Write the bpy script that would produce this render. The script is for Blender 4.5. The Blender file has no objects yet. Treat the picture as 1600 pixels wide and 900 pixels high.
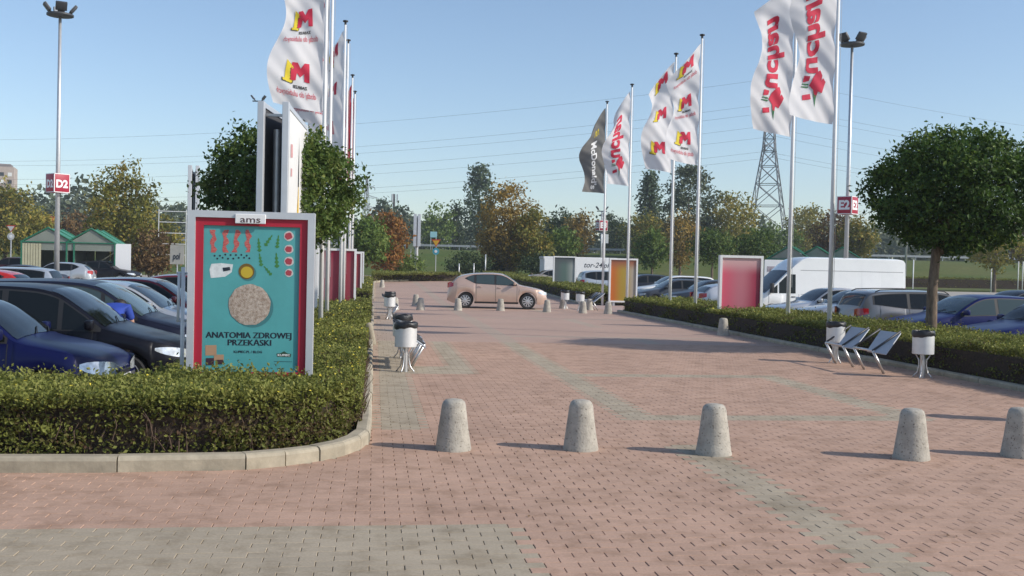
import bpy, bmesh, math, random
import numpy as np
from mathutils import Vector, Matrix
R = math.radians
random.seed(7); rng = np.random.default_rng(7)
SC = bpy.context.scene
COL = SC.collection
# ------------------------------------------------------------------ camera, sky, sun, exposure
FPX = 1600.0; HCAM = 1.70; PITCH = R(1.146); ROLL = R(1.3)
cam_d = bpy.data.cameras.new('camera'); cam = bpy.data.objects.new('camera', cam_d); COL.objects.link(cam)
cam_d.sensor_width = 36; cam_d.lens = 36 * FPX / 1600; cam_d.clip_end = 4000; cam_d.clip_start = .05
CAMR = Matrix.Rotation(R(90) - PITCH, 3, 'X') @ Matrix.Rotation(ROLL, 3, 'Z')
cam.matrix_world = Matrix.Translation((0, 0, HCAM)) @ CAMR.to_4x4()
SC.camera = cam
SUN_EL = R(32); SUN_AZ = (1.0, -0.25)                      # the sun stands to the right, a little behind the camera
world = bpy.data.worlds.new('World'); SC.world = world; world.use_nodes = True
wn = world.node_tree.nodes; wl = world.node_tree.links
sky = wn.new('ShaderNodeTexSky'); sky.sky_type = 'NISHITA'; sky.sun_disc = False
sky.sun_elevation = SUN_EL; sky.sun_rotation = math.atan2(SUN_AZ[0], SUN_AZ[1])
sky.air_density = 1.0; sky.dust_density = 0.8; sky.ozone_density = 2.2; sky.altitude = 250
wn['Background'].inputs['Strength'].default_value = 0.128
wl.new(sky.outputs['Color'], wn['Background'].inputs['Color'])
sun_d = bpy.data.lights.new('sun', 'SUN'); sun = bpy.data.objects.new('sun', sun_d); COL.objects.link(sun)
sun_d.energy = 3.3; sun_d.angle = R(.53); sun_d.color = (1, .93, .83)
sv = Vector((SUN_AZ[0], SUN_AZ[1], 0)).normalized() * math.cos(SUN_EL); sv.z = math.sin(SUN_EL)
sun.rotation_euler = sv.to_track_quat('Z', 'Y').to_euler(); sun.location = (40, -5, 40)
vs = SC.view_settings; vs.view_transform = 'Standard'; vs.look = 'None'; vs.gamma = 1; vs.exposure = 0.38
SC.cycles.max_bounces = 6; SC.cycles.transparent_max_bounces = 12

# ------------------------------------------------------------------ plan of the place
# the walk runs along DU, away from the camera; TU points across it to the right
_v = Vector((-.1344, 1)).normalized(); DU = (_v.x, _v.y); TU = (_v.y, -_v.x)
AXIS = math.atan2(DU[1], DU[0])          # heading of the walk
TAXIS = math.atan2(TU[1], TU[0])         # heading across the walk
def P2(t, u): return (t * TU[0] + u * DU[0], t * TU[1] + u * DU[1])
def TU_of(x, y): return (x * TU[0] + y * TU[1], x * DU[0] + y * DU[1])
def sstep(a, b, x):
    x = min(1, max(0, (x - a) / (b - a))); return x * x * (3 - 2 * x)
def gz(y):                                # ground level along the view: level, gentle rise, road bank
    z = 0.0
    if y > 42: z += (min(y, 108) - 42) * .0115 * sstep(40, 60, y)
    return z + 3.7 * sstep(112, 152, y)
LOT = -.2
def P(t, u, dz=0.0):
    x, y = P2(t, u); return Vector((x, y, gz(y) + dz))
def ray(px, py):
    return CAMR @ Vector(((px - 800) / FPX, -(py - 450) / FPX, -1))
def at(px, py, Y):                        # the point at depth Y that is seen there
    r = ray(px, py); return Vector((0, 0, HCAM)) + r * (Y / r.y)
def on(px, Y, dz=0.0):                    # the ground point at depth Y in that column
    py = 450
    for _ in range(4):
        p = at(px, py, Y); py += (p.z - (gz(Y) + dz)) * FPX / Y
    p = at(px, py, Y); return Vector((p.x, p.y, gz(Y) + dz))
def project(p):
    q = CAMR.transposed() @ (Vector(p) - Vector((0, 0, HCAM)))
    return (800 + FPX * q.x / -q.z, 450 - FPX * q.y / -q.z)

# ------------------------------------------------------------------ objects
def link(o, parent=None):
    COL.objects.link(o)
    if parent is not None: o.parent = parent
    return o
def tag(o, label, cat, group=None):
    o['label'] = label; o['category'] = cat
    if group: o['group'] = group
    return o
def thing(name, label, cat, loc=(0, 0, 0), rz=0.0, group=None):
    o = bpy.data.objects.new(name, None); o.empty_display_size = .2; link(o)
    o.location = loc; o.rotation_euler = (0, 0, rz); tag(o, label, cat, group); return o
def struct(o): o['kind'] = 'structure'; return o
def stuff(o): o['kind'] = 'stuff'; return o
def copy_tree(o, parent=None):
    c = o.copy(); link(c, parent)
    for ch in list(o.children): copy_tree(ch, c)
    return c
def dup(root, loc, rz, label):
    c = copy_tree(root); c.location = loc; c.rotation_euler = (0, 0, rz); c['label'] = label; return c

class MB:
    """collects shapes into one mesh"""
    def __init__(s): s.v = []; s.f = []; s.m = []
    def add(s, vs_, fs, mi=0):
        o = len(s.v); s.v += [tuple(p) for p in vs_]
        for f in fs: s.f.append(tuple(i + o for i in f)); s.m.append(mi)
        return s
    def quad(s, a, b, c, d, mi=0): return s.add([a, b, c, d], [(0, 1, 2, 3)], mi)
    def box(s, c, d, rz=0, mi=0, M=None):
        x, y, z = d[0] / 2, d[1] / 2, d[2] / 2
        cs, sn = math.cos(rz), math.sin(rz); vs_ = []
        for (i, j, k) in ((-1,-1,-1),(1,-1,-1),(1,1,-1),(-1,1,-1),(-1,-1,1),(1,-1,1),(1,1,1),(-1,1,1)):
            p = Vector((i * x, j * y, k * z))
            if M is not None: p = M @ p
            vs_.append((c[0] + p.x * cs - p.y * sn, c[1] + p.x * sn + p.y * cs, c[2] + p.z))
        return s.add(vs_, [(0,3,2,1),(4,5,6,7),(0,1,5,4),(1,2,6,5),(2,3,7,6),(3,0,4,7)], mi)
    def bbox(s, c, d, b=.01, rz=0, mi=0):          # box with chamfered edges
        bm = bmesh.new(); bmesh.ops.create_cube(bm, size=1)
        for v in bm.verts: v.co = Vector((v.co.x * d[0], v.co.y * d[1], v.co.z * d[2]))
        bmesh.ops.bevel(bm, geom=list(bm.edges), offset=b, segments=2, affect='EDGES', profile=.5)
        M = Matrix.Rotation(rz, 3, 'Z'); bm.verts.index_update()
        s.add([M @ v.co + Vector(c) for v in bm.verts], [[v.index for v in f.verts] for f in bm.faces], mi); bm.free(); return s
    def tube(s, pts, r, n=8, mi=0, cap=True):
        pts = [Vector(p) for p in pts]; rs = r if isinstance(r, (list, tuple)) else [r] * len(pts)
        vs_ = []; fs = []; up = None
        for i, p in enumerate(pts):
            d = (pts[min(i + 1, len(pts) - 1)] - pts[max(i - 1, 0)]).normalized()
            if up is None: up = Vector((0, 0, 1)) if abs(d.z) < .9 else Vector((1, 0, 0))
            a = d.cross(up).normalized(); b = d.cross(a).normalized(); up = -b if abs(d.dot(up)) > .99 else up
            for k in range(n):
                t = 2 * math.pi * k / n; vs_.append(p + (a * math.cos(t) + b * math.sin(t)) * rs[i])
        for i in range(len(pts) - 1):
            for k in range(n):
                k2 = (k + 1) % n; fs.append((i * n + k, i * n + k2, (i + 1) * n + k2, (i + 1) * n + k))
        if cap: fs.append(tuple(range(n))[::-1]); fs.append(tuple(range((len(pts) - 1) * n, len(pts) * n)))
        return s.add(vs_, fs, mi)
    def lathe(s, prof, n=24, c=(0, 0, 0), mi=0, M=None):   # prof: (radius, z) from bottom to top
        vs_ = []; fs = []
        for (r_, z) in prof:
            for k in range(n):
                t = 2 * math.pi * k / n; p = Vector((r_ * math.cos(t), r_ * math.sin(t), z))
                if M is not None: p = M @ p
                vs_.append((p.x + c[0], p.y + c[1], p.z + c[2]))
        for i in range(len(prof) - 1):
            for k in range(n):
                k2 = (k + 1) % n; fs.append((i * n + k, i * n + k2, (i + 1) * n + k2, (i + 1) * n + k))
        if prof[0][0] > 1e-4: fs.append(tuple(range(n))[::-1])
        if prof[-1][0] > 1e-4: fs.append(tuple(range((len(prof) - 1) * n, len(prof) * n)))
        return s.add(vs_, fs, mi)
    def prism(s, poly, z0, z1, mi=0):
        n = len(poly); vs_ = [(p[0], p[1], z0) for p in poly] + [(p[0], p[1], z1) for p in poly]
        fs = [tuple(range(n))[::-1], tuple(range(n, 2 * n))] + [(i, (i + 1) % n, (i + 1) % n + n, i + n) for i in range(n)]
        return s.add(vs_, fs, mi)
    def mesh(s, name, mats, smooth=False):
        me = bpy.data.meshes.new(name); me.from_pydata(s.v, [], s.f)
        for m in (mats if isinstance(mats, (list, tuple)) else [mats]): me.materials.append(m)
        me.polygons.foreach_set('material_index', s.m)
        if smooth:
            me.polygons.foreach_set('use_smooth', [True] * len(s.f))
            if smooth is not True:
                try: me.set_sharp_from_angle(angle=R(smooth))
                except Exception: pass
        me.update(); return me
    def build(s, name, mats, parent=None, smooth=False):
        return link(bpy.data.objects.new(name, s.mesh(name, mats, smooth)), parent)

# ------------------------------------------------------------------ materials
MATS = {}
def mat(name, col, rough=.6, metal=0.0, var=.0, scale=8.0, bump=0.0, coat=0.0, spec=.5, col2=None, alpha=1.0, rnd=0.0, streak=0.0):
    if name in MATS: return MATS[name]
    m = bpy.data.materials.new(name); m.use_nodes = True; nt = m.node_tree; b = nt.nodes['Principled BSDF']
    b.inputs['Base Color'].default_value = (*col, 1); b.inputs['Roughness'].default_value = rough
    b.inputs['Metallic'].default_value = metal; b.inputs['Coat Weight'].default_value = coat; b.inputs['Coat Roughness'].default_value = .05
    b.inputs['Specular IOR Level'].default_value = spec
    if var or col2 or bump or rnd or streak:
        tc = nt.nodes.new('ShaderNodeTexCoord'); nz = nt.nodes.new('ShaderNodeTexNoise')
        nz.inputs['Scale'].default_value = scale; nz.inputs['Detail'].default_value = 6; nz.inputs['Roughness'].default_value = .65
        if streak:
            mp = nt.nodes.new('ShaderNodeMapping'); mp.inputs['Scale'].default_value = (1, 1, 1 / streak)
            nt.links.new(tc.outputs['Object'], mp.inputs['Vector']); nt.links.new(mp.outputs['Vector'], nz.inputs['Vector'])
        else: nt.links.new(tc.outputs['Object'], nz.inputs['Vector'])
        cr = nt.nodes.new('ShaderNodeValToRGB'); e = cr.color_ramp.elements
        c2 = col2 if col2 else tuple(min(1, c * (1 + var)) for c in col); c1 = tuple(c * (1 - var) for c in col)
        e[0].position = .32; e[0].color = (*c1, 1); e[1].position = .68; e[1].color = (*c2, 1)
        nt.links.new(nz.outputs['Fac'], cr.inputs['Fac']); out = cr.outputs['Color']
        if rnd:
            oi = nt.nodes.new('ShaderNodeObjectInfo'); hs = nt.nodes.new('ShaderNodeHueSaturation'); mr = nt.nodes.new('ShaderNodeMapRange')
            mr.inputs['To Min'].default_value = 1 - rnd; mr.inputs['To Max'].default_value = 1 + rnd
            nt.links.new(oi.outputs['Random'], mr.inputs['Value']); nt.links.new(mr.outputs['Result'], hs.inputs['Value'])
            nt.links.new(out, hs.inputs['Color']); out = hs.outputs['Color']
        nt.links.new(out, b.inputs['Base Color'])
        if bump:
            bp = nt.nodes.new('ShaderNodeBump'); bp.inputs['Strength'].default_value = bump; bp.inputs['Distance'].default_value = .01
            n2 = nt.nodes.new('ShaderNodeTexNoise'); n2.inputs['Scale'].default_value = scale * 6; n2.inputs['Detail'].default_value = 4
            nt.links.new(tc.outputs['Object'], n2.inputs['Vector'])
            nt.links.new(n2.outputs['Fac'], bp.inputs['Height']); nt.links.new(bp.outputs['Normal'], b.inputs['Normal'])
    MATS[name] = m; return m
def leafmat(name, cols, trans=.3):
    """foliage: each leaf takes its own tint out of a ramp"""
    if name in MATS: return MATS[name]
    m = bpy.data.materials.new(name); m.use_nodes = True; nt = m.node_tree; b = nt.nodes['Principled BSDF']
    at_ = nt.nodes.new('ShaderNodeAttribute'); at_.attribute_name = 'tint'; cr = nt.nodes.new('ShaderNodeValToRGB')
    el = cr.color_ramp.elements
    while len(el) < len(cols): el.new(.5)
    for i, c in enumerate(cols): el[i].position = i / (len(cols) - 1); el[i].color = (*c, 1)
    nt.links.new(at_.outputs['Fac'], cr.inputs['Fac']); nt.links.new(cr.outputs['Color'], b.inputs['Base Color'])
    b.inputs['Roughness'].default_value = .6; b.inputs['Specular IOR Level'].default_value = .25
    tr = nt.nodes.new('ShaderNodeBsdfTranslucent'); mx = nt.nodes.new('ShaderNodeMixShader'); mx.inputs['Fac'].default_value = trans
    nt.links.new(cr.outputs['Color'], tr.inputs['Color']); nt.links.new(b.outputs['BSDF'], mx.inputs[1]); nt.links.new(tr.outputs['BSDF'], mx.inputs[2])
    nt.links.new(mx.outputs['Shader'], nt.nodes['Material Output'].inputs['Surface']); MATS[name] = m; return m

M_CONC = mat('concrete', (.36, .335, .285), .9, var=.25, scale=14, bump=.35, rnd=.06)
M_KERB = mat('kerb_concrete', (.36, .315, .235), .9, var=.22, scale=5, bump=.3, rnd=.12)
M_STEEL = mat('brushed_steel', (.62, .62, .62), .38, .85, var=.06, scale=20)
M_GALV = mat('galvanised_steel', (.55, .56, .57), .45, .6, var=.08, scale=6)
M_WHITEM = mat('white_painted_metal', (.78, .78, .77), .4, var=.04, scale=3)
M_ALU = mat('aluminium_frame', (.60, .62, .65), .38, .35, var=.04, scale=5)
M_BLACK = mat('black_plastic', (.015, .015, .017), .5)
M_BAG = mat('black_bin_bag', (.02, .02, .022), .35, var=.3, scale=12, bump=.6)
M_DARK = mat('dark_metal', (.06, .063, .07), .5, .3)
M_BARK = mat('bark', (.17, .125, .09), .95, var=.45, scale=18, bump=.8, streak=4)
M_SOIL = mat('soil', (.075, .055, .04), 1, var=.4, scale=10, bump=.6)
# ------------------------------------------------------------------ the ground
def sheet(name, xs, ys, dz, m, shape=None):
    vs_ = []; fs = []; n = len(xs)
    for y in ys:
        for x in xs:
            X, Y = shape(x, y) if shape else (x, y); vs_.append((X, Y, gz(Y) + dz))
    for j in range(len(ys) - 1):
        for i in range(n - 1): fs.append((j * n + i, j * n + i + 1, (j + 1) * n + i + 1, (j + 1) * n + i))
    return MB().add(vs_, fs).build(name, m, None, True)
def rng_f(a, b, n): return [a + (b - a) * i / (n - 1) for i in range(n)]
def grass_mat():
    m = bpy.data.materials.new('mown_grass'); m.use_nodes = True; nt = m.node_tree; b = nt.nodes['Principled BSDF']
    tc = nt.nodes.new('ShaderNodeTexCoord')
    def nz(s, d=5):
        n = nt.nodes.new('ShaderNodeTexNoise'); n.inputs['Scale'].default_value = s; n.inputs['Detail'].default_value = d
        nt.links.new(tc.outputs['Object'], n.inputs['Vector']); return n
    cr = nt.nodes.new('ShaderNodeValToRGB'); e = cr.color_ramp.elements
    e[0].position = .3; e[0].color = (.075, .125, .026, 1); e[1].position = .72; e[1].color = (.155, .155, .055, 1)
    nt.links.new(nz(.12).outputs['Fac'], cr.inputs['Fac'])
    mx = nt.nodes.new('ShaderNodeMixRGB'); mx.blend_type = 'MULTIPLY'; mx.inputs['Fac'].default_value = .6
    c2 = nt.nodes.new('ShaderNodeValToRGB'); c2.color_ramp.elements[0].position = .3; c2.color_ramp.elements[0].color = (.5, .5, .5, 1); c2.color_ramp.elements[1].position = .7
    nt.links.new(nz(2.5).outputs['Fac'], c2.inputs['Fac']); nt.links.new(cr.outputs['Color'], mx.inputs[1]); nt.links.new(c2.outputs['Color'], mx.inputs[2])
    nt.links.new(mx.outputs['Color'], b.inputs['Base Color']); b.inputs['Roughness'].default_value = 1; b.inputs['Specular IOR Level'].default_value = .1
    return m
ys = rng_f(-30, 40, 8) + rng_f(44, 160, 59) + [175, 200, 300, 600, 1500, 3500]
g = struct(sheet('ground', [-3000, -900, -300, -120, -60, -20, 0, 20, 60, 120, 300, 900, 3000], ys, -.36, grass_mat()))
M_LOT = mat('car_park_paving', (.36, .325, .28), .9, var=.14, scale=1.2, bump=.2)
LX = lambda t, u: P2(t, u)
struct(sheet('car_park_left', rng_f(-60, -2.45, 6), rng_f(-12, 92, 53), LOT, M_LOT, LX))
struct(sheet('car_park_right', rng_f(12.6, 60, 6), rng_f(-12, 88, 51), LOT, M_LOT, LX))
M_ASPH = mat('asphalt', (.055, .055, .058), .9, var=.2, scale=3, bump=.2)
struct(sheet('main_road', rng_f(-260, 260, 3), rng_f(154, 168, 4), -.352, M_ASPH))
# bedding under the near pavers, whole paving sheet beyond
U_NEAR = 23.0
M_BED = mat('joint_sand', (.19, .145, .11), 1, var=.3, scale=30)
def plaza_mat():
    """pavers seen from too far off to tell apart: the same bond, bands laid in grey"""
    m = bpy.data.materials.new('far_paving'); m.use_nodes = True; nt = m.node_tree; b = nt.nodes['Principled BSDF']
    N = nt.nodes.new; L = nt.links.new
    tc = N('ShaderNodeTexCoord'); br = N('ShaderNodeTexBrick')
    br.offset = .5; br.inputs['Scale'].default_value = 1; br.inputs['Brick Width'].default_value = .2; br.inputs['Row Height'].default_value = .1
    br.inputs['Mortar Size'].default_value = .004; br.inputs['Color1'].default_value = (.45, .30, .228, 1); br.inputs['Color2'].default_value = (.42, .28, .212, 1)
    br.inputs['Mortar'].default_value = (.22, .165, .14, 1); L(tc.outputs['UV'], br.inputs['Vector'])
    b2 = N('ShaderNodeTexBrick'); b2.offset = .5
    for k in ('Scale', 'Brick Width', 'Row Height', 'Mortar Size', 'Mortar'): b2.inputs[k].default_value = br.inputs[k].default_value
    b2.inputs['Color1'].default_value = (.40, .325, .24, 1); b2.inputs['Color2'].default_value = (.37, .303, .225, 1); L(tc.outputs['UV'], b2.inputs['Vector'])
    sp = N('ShaderNodeSeparateXYZ'); L(tc.outputs['UV'], sp.inputs['Vector'])
    def mth(op, a, bv):
        n = N('ShaderNodeMath'); n.operation = op
        for i, q in enumerate((a, bv)):
            if hasattr(q, 'node'): L(q, n.inputs[i])
            else: n.inputs[i].default_value = q
        return n.outputs[0]
    def band(o, a, c): return mth('MULTIPLY', mth('GREATER_THAN', o, a), mth('LESS_THAN', o, c))
    t, u = sp.outputs['X'], sp.outputs['Y']
    um = mth('MODULO', mth('SUBTRACT', u, 15.9), 9.0)
    g_ = mth('MAXIMUM', band(t, 2.9, 3.3), band(t, -.1, .6))
    g_ = mth('MAXIMUM', g_, mth('MULTIPLY', band(t, 6.3, 6.7), mth('GREATER_THAN', um, 4.5)))
    g_ = mth('MAXIMUM', g_, mth('MULTIPLY', band(um, 0, .4), band(t, 2.9, 9)))
    nz = N('ShaderNodeTexNoise'); nz.inputs['Scale'].default_value = .35; nz.inputs['Detail'].default_value = 4; L(tc.outputs['UV'], nz.inputs['Vector'])
    g2 = mth('MULTIPLY', g_, mth('ADD', mth('MULTIPLY', nz.outputs['Fac'], .8), .2))
    mx = N('ShaderNodeMixRGB'); L(g2, mx.inputs['Fac']); L(br.outputs['Color'], mx.inputs[1]); L(b2.outputs['Color'], mx.inputs[2])
    hs = N('ShaderNodeHueSaturation'); L(mth('ADD', mth('MULTIPLY', nz.outputs['Fac'], .35), .82), hs.inputs['Value']); L(mx.outputs['Color'], hs.inputs['Color'])
    L(hs.outputs['Color'], b.inputs['Base Color']); b.inputs['Roughness'].default_value = .85
    return m
plaza = sheet('plaza', [-3.0, 0, 3, 6, 9.75], rng_f(U_NEAR, 99, 40), -.001, plaza_mat(), LX)
struct(plaza)
uvl = plaza.data.uv_layers.new(name='UVMap')
for lp in plaza.data.loops:
    c = plaza.data.vertices[lp.vertex_index].co; uvl.data[lp.index].uv = TU_of(c.x, c.y)
bed = struct(sheet('paving', [-14, -6, 0, 6, 20], rng_f(-3, U_NEAR + .02, 8), -.017, M_BED, LX))
# cross street through the hedges at the far crossing, same pavers
crossing = struct(sheet('cross_street', rng_f(9.75, 13, 3), rng_f(40.6, 47.4, 4), -.006, mat('crossing_pavers', (.40, .29, .25), .85, var=.12, scale=6), LX))
struct(sheet('cross_street_left', rng_f(-2.5, -3.0 + .002, 2), rng_f(40.6, 47.4, 4), -.006, MATS['crossing_pavers'], LX))

def is_grey(t, u):
    if t < .94 and u < 6.68: return True
    if 0 < t < .55 and u > 10.6: return True
    if 2.9 < t < 3.3 and not 9.7 < u < 11.3: return True
    if 6.3 < t < 6.7 and 11.3 < u < 16.3: return True
    if 2.9 < t < 6.7 and (11.3 < u < 11.7 or 15.9 < u < 16.3): return True
    if .5 < t < 1.7 and 16.1 < u < 17.3: return True
    if 1.25 < t < 1.7 and 17 < u < 24: return True
    return False
def in_bed(t, u):                         # inside the planted bed on the left or past the right kerb
    if u > 8.52 and t < -1.5: return True
    if t < -.11 and u > 9.95: return True
    if t < 0 and u > 8.4 and (t + 1.5) ** 2 + (u - 9.95) ** 2 < 1.44 ** 2: return True
    return t > 9.72 and u > 12.6
PW, PH, GAP = .2, .1, .0045
def paver_mesh(w, h):
    x, y = w / 2, h / 2; b = .003
    vs_ = [(-x + b, -y + b, 0), (x - b, -y + b, 0), (x - b, y - b, 0), (-x + b, y - b, 0), (-x, -y, -.004), (x, -y, -.004), (x, y, -.004), (-x, y, -.004),
           (-x, -y, -.016), (x, -y, -.016), (x, y, -.016), (-x, y, -.016)]
    return vs_, [(0, 1, 2, 3)] + [(4 + i, 4 + (i + 1) % 4, (i + 1) % 4, i) for i in range(4)] + [(8 + i, 8 + (i + 1) % 4, 4 + (i + 1) % 4, 4 + i) for i in range(4)]
PV, PF = paver_mesh(PW - .0034, PH - .0018)
spots = []
for j in range(30, int(U_NEAR / PH)):
    u = (j + .5) * PH
    lo, hi = -.62 * u - 2.5 - 1.5, .62 * u + 3.5
    for i in range(int(max(lo, -12) / PW) - 1, int(min(hi, 13) / PW) + 1):
        t = (i + (.5 if j % 2 else 0)) * PW
        if in_bed(t, u): continue
        x, y = P2(t, u)
        if y < 3.4: continue
        px, py = project((x, y, 0)); spots.append((y if (-10 < px < 1610 and py < 905) else 1000 + y, x, y, t, u))
spots.sort()
def paver_field_mat(src, c, single=False):
    m = bpy.data.materials.new(src + ('_single' if single else '_field')); m.use_nodes = True; nt = m.node_tree; b = nt.nodes['Principled BSDF']; N = nt.nodes.new; L = nt.links.new
    if single:
        oi = N('ShaderNodeObjectInfo'); mr = N('ShaderNodeMapRange'); mr.inputs['To Min'].default_value = .455; mr.inputs['To Max'].default_value = .555; L(oi.outputs['Random'], mr.inputs['Value']); tin = mr.outputs['Result']
    else: a = N('ShaderNodeAttribute'); a.attribute_name = 'tint'; tin = a.outputs['Fac']
    ge = N('ShaderNodeNewGeometry'); nz = N('ShaderNodeTexNoise'); nz.inputs['Scale'].default_value = 60; nz.inputs['Detail'].default_value = 5
    n2 = N('ShaderNodeTexNoise'); n2.inputs['Scale'].default_value = .8; n2.inputs['Detail'].default_value = 7; n2.inputs['Roughness'].default_value = .62
    n3 = N('ShaderNodeTexNoise'); n3.inputs['Scale'].default_value = 3.3; n3.inputs['Detail'].default_value = 5; n3.inputs['Roughness'].default_value = .7
    for q in (nz, n2, n3): L(ge.outputs['Position'], q.inputs['Vector'])
    def ma(x, k, add):
        s = N('ShaderNodeMath'); s.operation = 'MULTIPLY_ADD'; L(x, s.inputs[0]); s.inputs[1].default_value = k; L(add, s.inputs[2]); return s.outputs[0]
    v = ma(n2.outputs['Fac'], .55, ma(nz.outputs['Fac'], .45, tin))
    hs = N('ShaderNodeHueSaturation'); hs.inputs['Color'].default_value = (*c, 1); L(v, hs.inputs['Value'])
    cr = N('ShaderNodeValToRGB'); cr.color_ramp.elements[0].position = .36; cr.color_ramp.elements[0].color = (.78, .76, .73, 1); cr.color_ramp.elements[1].position = .52; L(n3.outputs['Fac'], cr.inputs['Fac'])
    mx = N('ShaderNodeMixRGB'); mx.blend_type = 'MULTIPLY'; mx.inputs['Fac'].default_value = 1; L(hs.outputs['Color'], mx.inputs[1]); L(cr.outputs['Color'], mx.inputs[2]); L(mx.outputs['Color'], b.inputs['Base Color'])
    b.inputs['Roughness'].default_value = .88; b.inputs['Specular IOR Level'].default_value = .3
    bp = N('ShaderNodeBump'); bp.inputs['Strength'].default_value = .25; bp.inputs['Distance'].default_value = .004; L(nz.outputs['Fac'], bp.inputs['Height']); L(bp.outputs['Normal'], b.inputs['Normal']); return m
C_RED, C_GREY = (.44, .288, .21), (.378, .316, .232)
M_RED = paver_field_mat('red_paver', C_RED, True); M_GREY = paver_field_mat('grey_paver', C_GREY, True)
pm = {}
for k, m in (('r', M_RED), ('g', M_GREY)):
    for q in range(3):
        vv = [(a + random.uniform(-.0008, .0008), b + random.uniform(-.0008, .0008), c + random.uniform(-.0008, .0008)) for a, b, c in PV]
        pm[k, q] = MB().add(vv, PF).mesh('paver', m)
for (_, x, y, t, u) in spots[:300]:
    o = bpy.data.objects.new('paver', pm['g' if is_grey(t, u) else 'r', random.randrange(3)]); link(o, bed)
    o.location = (x, y, random.uniform(-.0014, .0014)); o.rotation_euler = (random.uniform(-.006, .006), random.uniform(-.004, .004), TAXIS + random.uniform(-.006, .006))
rest = spots[300:]; n = len(rest)
pv = np.array(PV, float); A = np.array([[s[1], s[2]] for s in rest]); an = TAXIS + rng.uniform(-.006, .006, n)
ca, sa = np.cos(an)[:, None], np.sin(an)[:, None]
V = np.empty((n, 12, 3)); A = A + rng.uniform(-.0014, .0014, A.shape); V[:, :, 0] = A[:, :1] + pv[None, :, 0] * ca - pv[None, :, 1] * sa; V[:, :, 1] = A[:, 1:] + pv[None, :, 0] * sa + pv[None, :, 1] * ca
tl = rng.uniform(-.006, .006, (n, 2))
V[:, :, 2] = pv[None, :, 2] + rng.uniform(-.0014, .0014, n)[:, None] + pv[None, :, 1] * tl[:, :1] + pv[None, :, 0] * tl[:, 1:] * .6
F = (np.array(PF)[None] + 12 * np.arange(n)[:, None, None]).reshape(-1, 4)
def np_mesh(name, V, F, mats, mi=None, tint=None, smooth=False):
    me = bpy.data.meshes.new(name); V = np.asarray(V, np.float32).reshape(-1, 3); F = np.asarray(F, np.int32); k = F.shape[1]
    me.vertices.add(len(V)); me.vertices.foreach_set('co', V.ravel()); me.loops.add(F.size); me.loops.foreach_set('vertex_index', F.ravel())
    me.polygons.add(len(F)); me.polygons.foreach_set('loop_start', np.arange(0, F.size, k, dtype=np.int32)); me.polygons.foreach_set('loop_total', np.full(len(F), k, np.int32))
    for m in mats: me.materials.append(m)
    if mi is not None: me.polygons.foreach_set('material_index', np.asarray(mi, np.int32))
    me.update(calc_edges=True)
    if not smooth: me.shade_flat()
    if tint is not None: me.attributes.new('tint', 'FLOAT', 'FACE').data.foreach_set('value', np.asarray(tint, np.float32))
    return me
tint = np.repeat(.505 + rng.uniform(-.05, .05, n), 9)
mi = np.repeat([1 if is_grey(s[3], s[4]) else 0 for s in rest], 9)
pf = bpy.data.objects.new('pavers', np_mesh('pavers', V, F, [paver_field_mat('red_paver', C_RED), paver_field_mat('grey_paver', C_GREY)], mi, tint)); link(pf, bed); stuff(pf)

# ------------------------------------------------------------------ kerbs
def kerb_run(pts_tu, lens, name, label=None, h=.125, w=.13, far=False):
    """stones laid end to end along a line given in (t,u); pts run with the bed on their left"""
    root = struct(bpy.data.objects.new(name, None)); link(root)
    L = [0]
    for a, b in zip(pts_tu, pts_tu[1:]): L.append(L[-1] + math.dist(a, b))
    def pos(s):
        s = min(max(s, 0), L[-1])
        for i in range(len(L) - 1):
            if s <= L[i + 1] + 1e-9:
                f = (s - L[i]) / (L[i + 1] - L[i]); a, b = pts_tu[i], pts_tu[i + 1]; return (a[0] + (b[0] - a[0]) * f, a[1] + (b[1] - a[1]) * f)
    s = 0; k = 0
    while s < L[-1] - .02:
        ln = lens(pos(s + .1)); e = min(s + ln, L[-1]); g_ = .006
        a, b = pos(s + g_), pos(e - g_); pa, pb = Vector(P2(*a)), Vector(P2(*b)); d = (pb - pa).normalized(); nrm = Vector((-d.y, d.x))
        ja = random.uniform(-.006, .006); za, zb = gz(pa.y) + random.uniform(-.004, .004), gz(pb.y) + random.uniform(-.004, .004)
        prof = [(0, -.15), (0, h - .035), (.012, h - .012), (.035, h), (w, h), (w, -.15)]
        vs_ = []
        for (p, z) in ((pa, za), (pb, zb)):
            for (o, hz) in prof: q = p + nrm * (o + ja); vs_.append((q.x, q.y, z + hz))
        n_ = len(prof); fs = [(i, (i + 1) % n_, (i + 1) % n_ + n_, i + n_) for i in range(n_)] + [tuple(range(n_))[::-1], tuple(range(n_, 2 * n_))]
        MB().add(vs_, fs).build('kerb_stone', M_KERB, root); s = e; k += 1
    return root
arc = [(-1.5 + 1.5 * math.sin(a), 9.95 - 1.5 * math.cos(a)) for a in [R(90) * i / 6 for i in range(7)]]
lw = [(-13, 8.45)] + arc + [(0, 40.4)]
kerb_run(lw, lambda p: .34 if p[0] > -1.75 and p[1] < 9.9 else 1.0, 'kerb_left')
kerb_run([(0, 47.6), (0, 74)] + [(-2.0 + 8 - 8 * math.cos(a) + 2, 74 + 9 * math.sin(a)) for a in [R(12) * i for i in range(1, 5)]], lambda p: 1.0, 'kerb_left_far')
kerb_run([(9.72, 40.4), (9.72, 12.9), (10.5, 12.3), (24, 12.3)], lambda p: 1.0, 'kerb_right', h=.09)
kerb_run([(9.72, 96), (9.72, 47.6)], lambda p: 1.0, 'kerb_right_far', h=.09)
struct(sheet('planting_bed_left', [-14, -8, -4, -1.55], [8.6, 10, 11.0], .02, M_SOIL, LX))
struct(sheet('planting_strip_left', [-2.5, -1.5, -.12], rng_f(9.97, 40.4, 17), .06, M_SOIL, LX))
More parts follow.
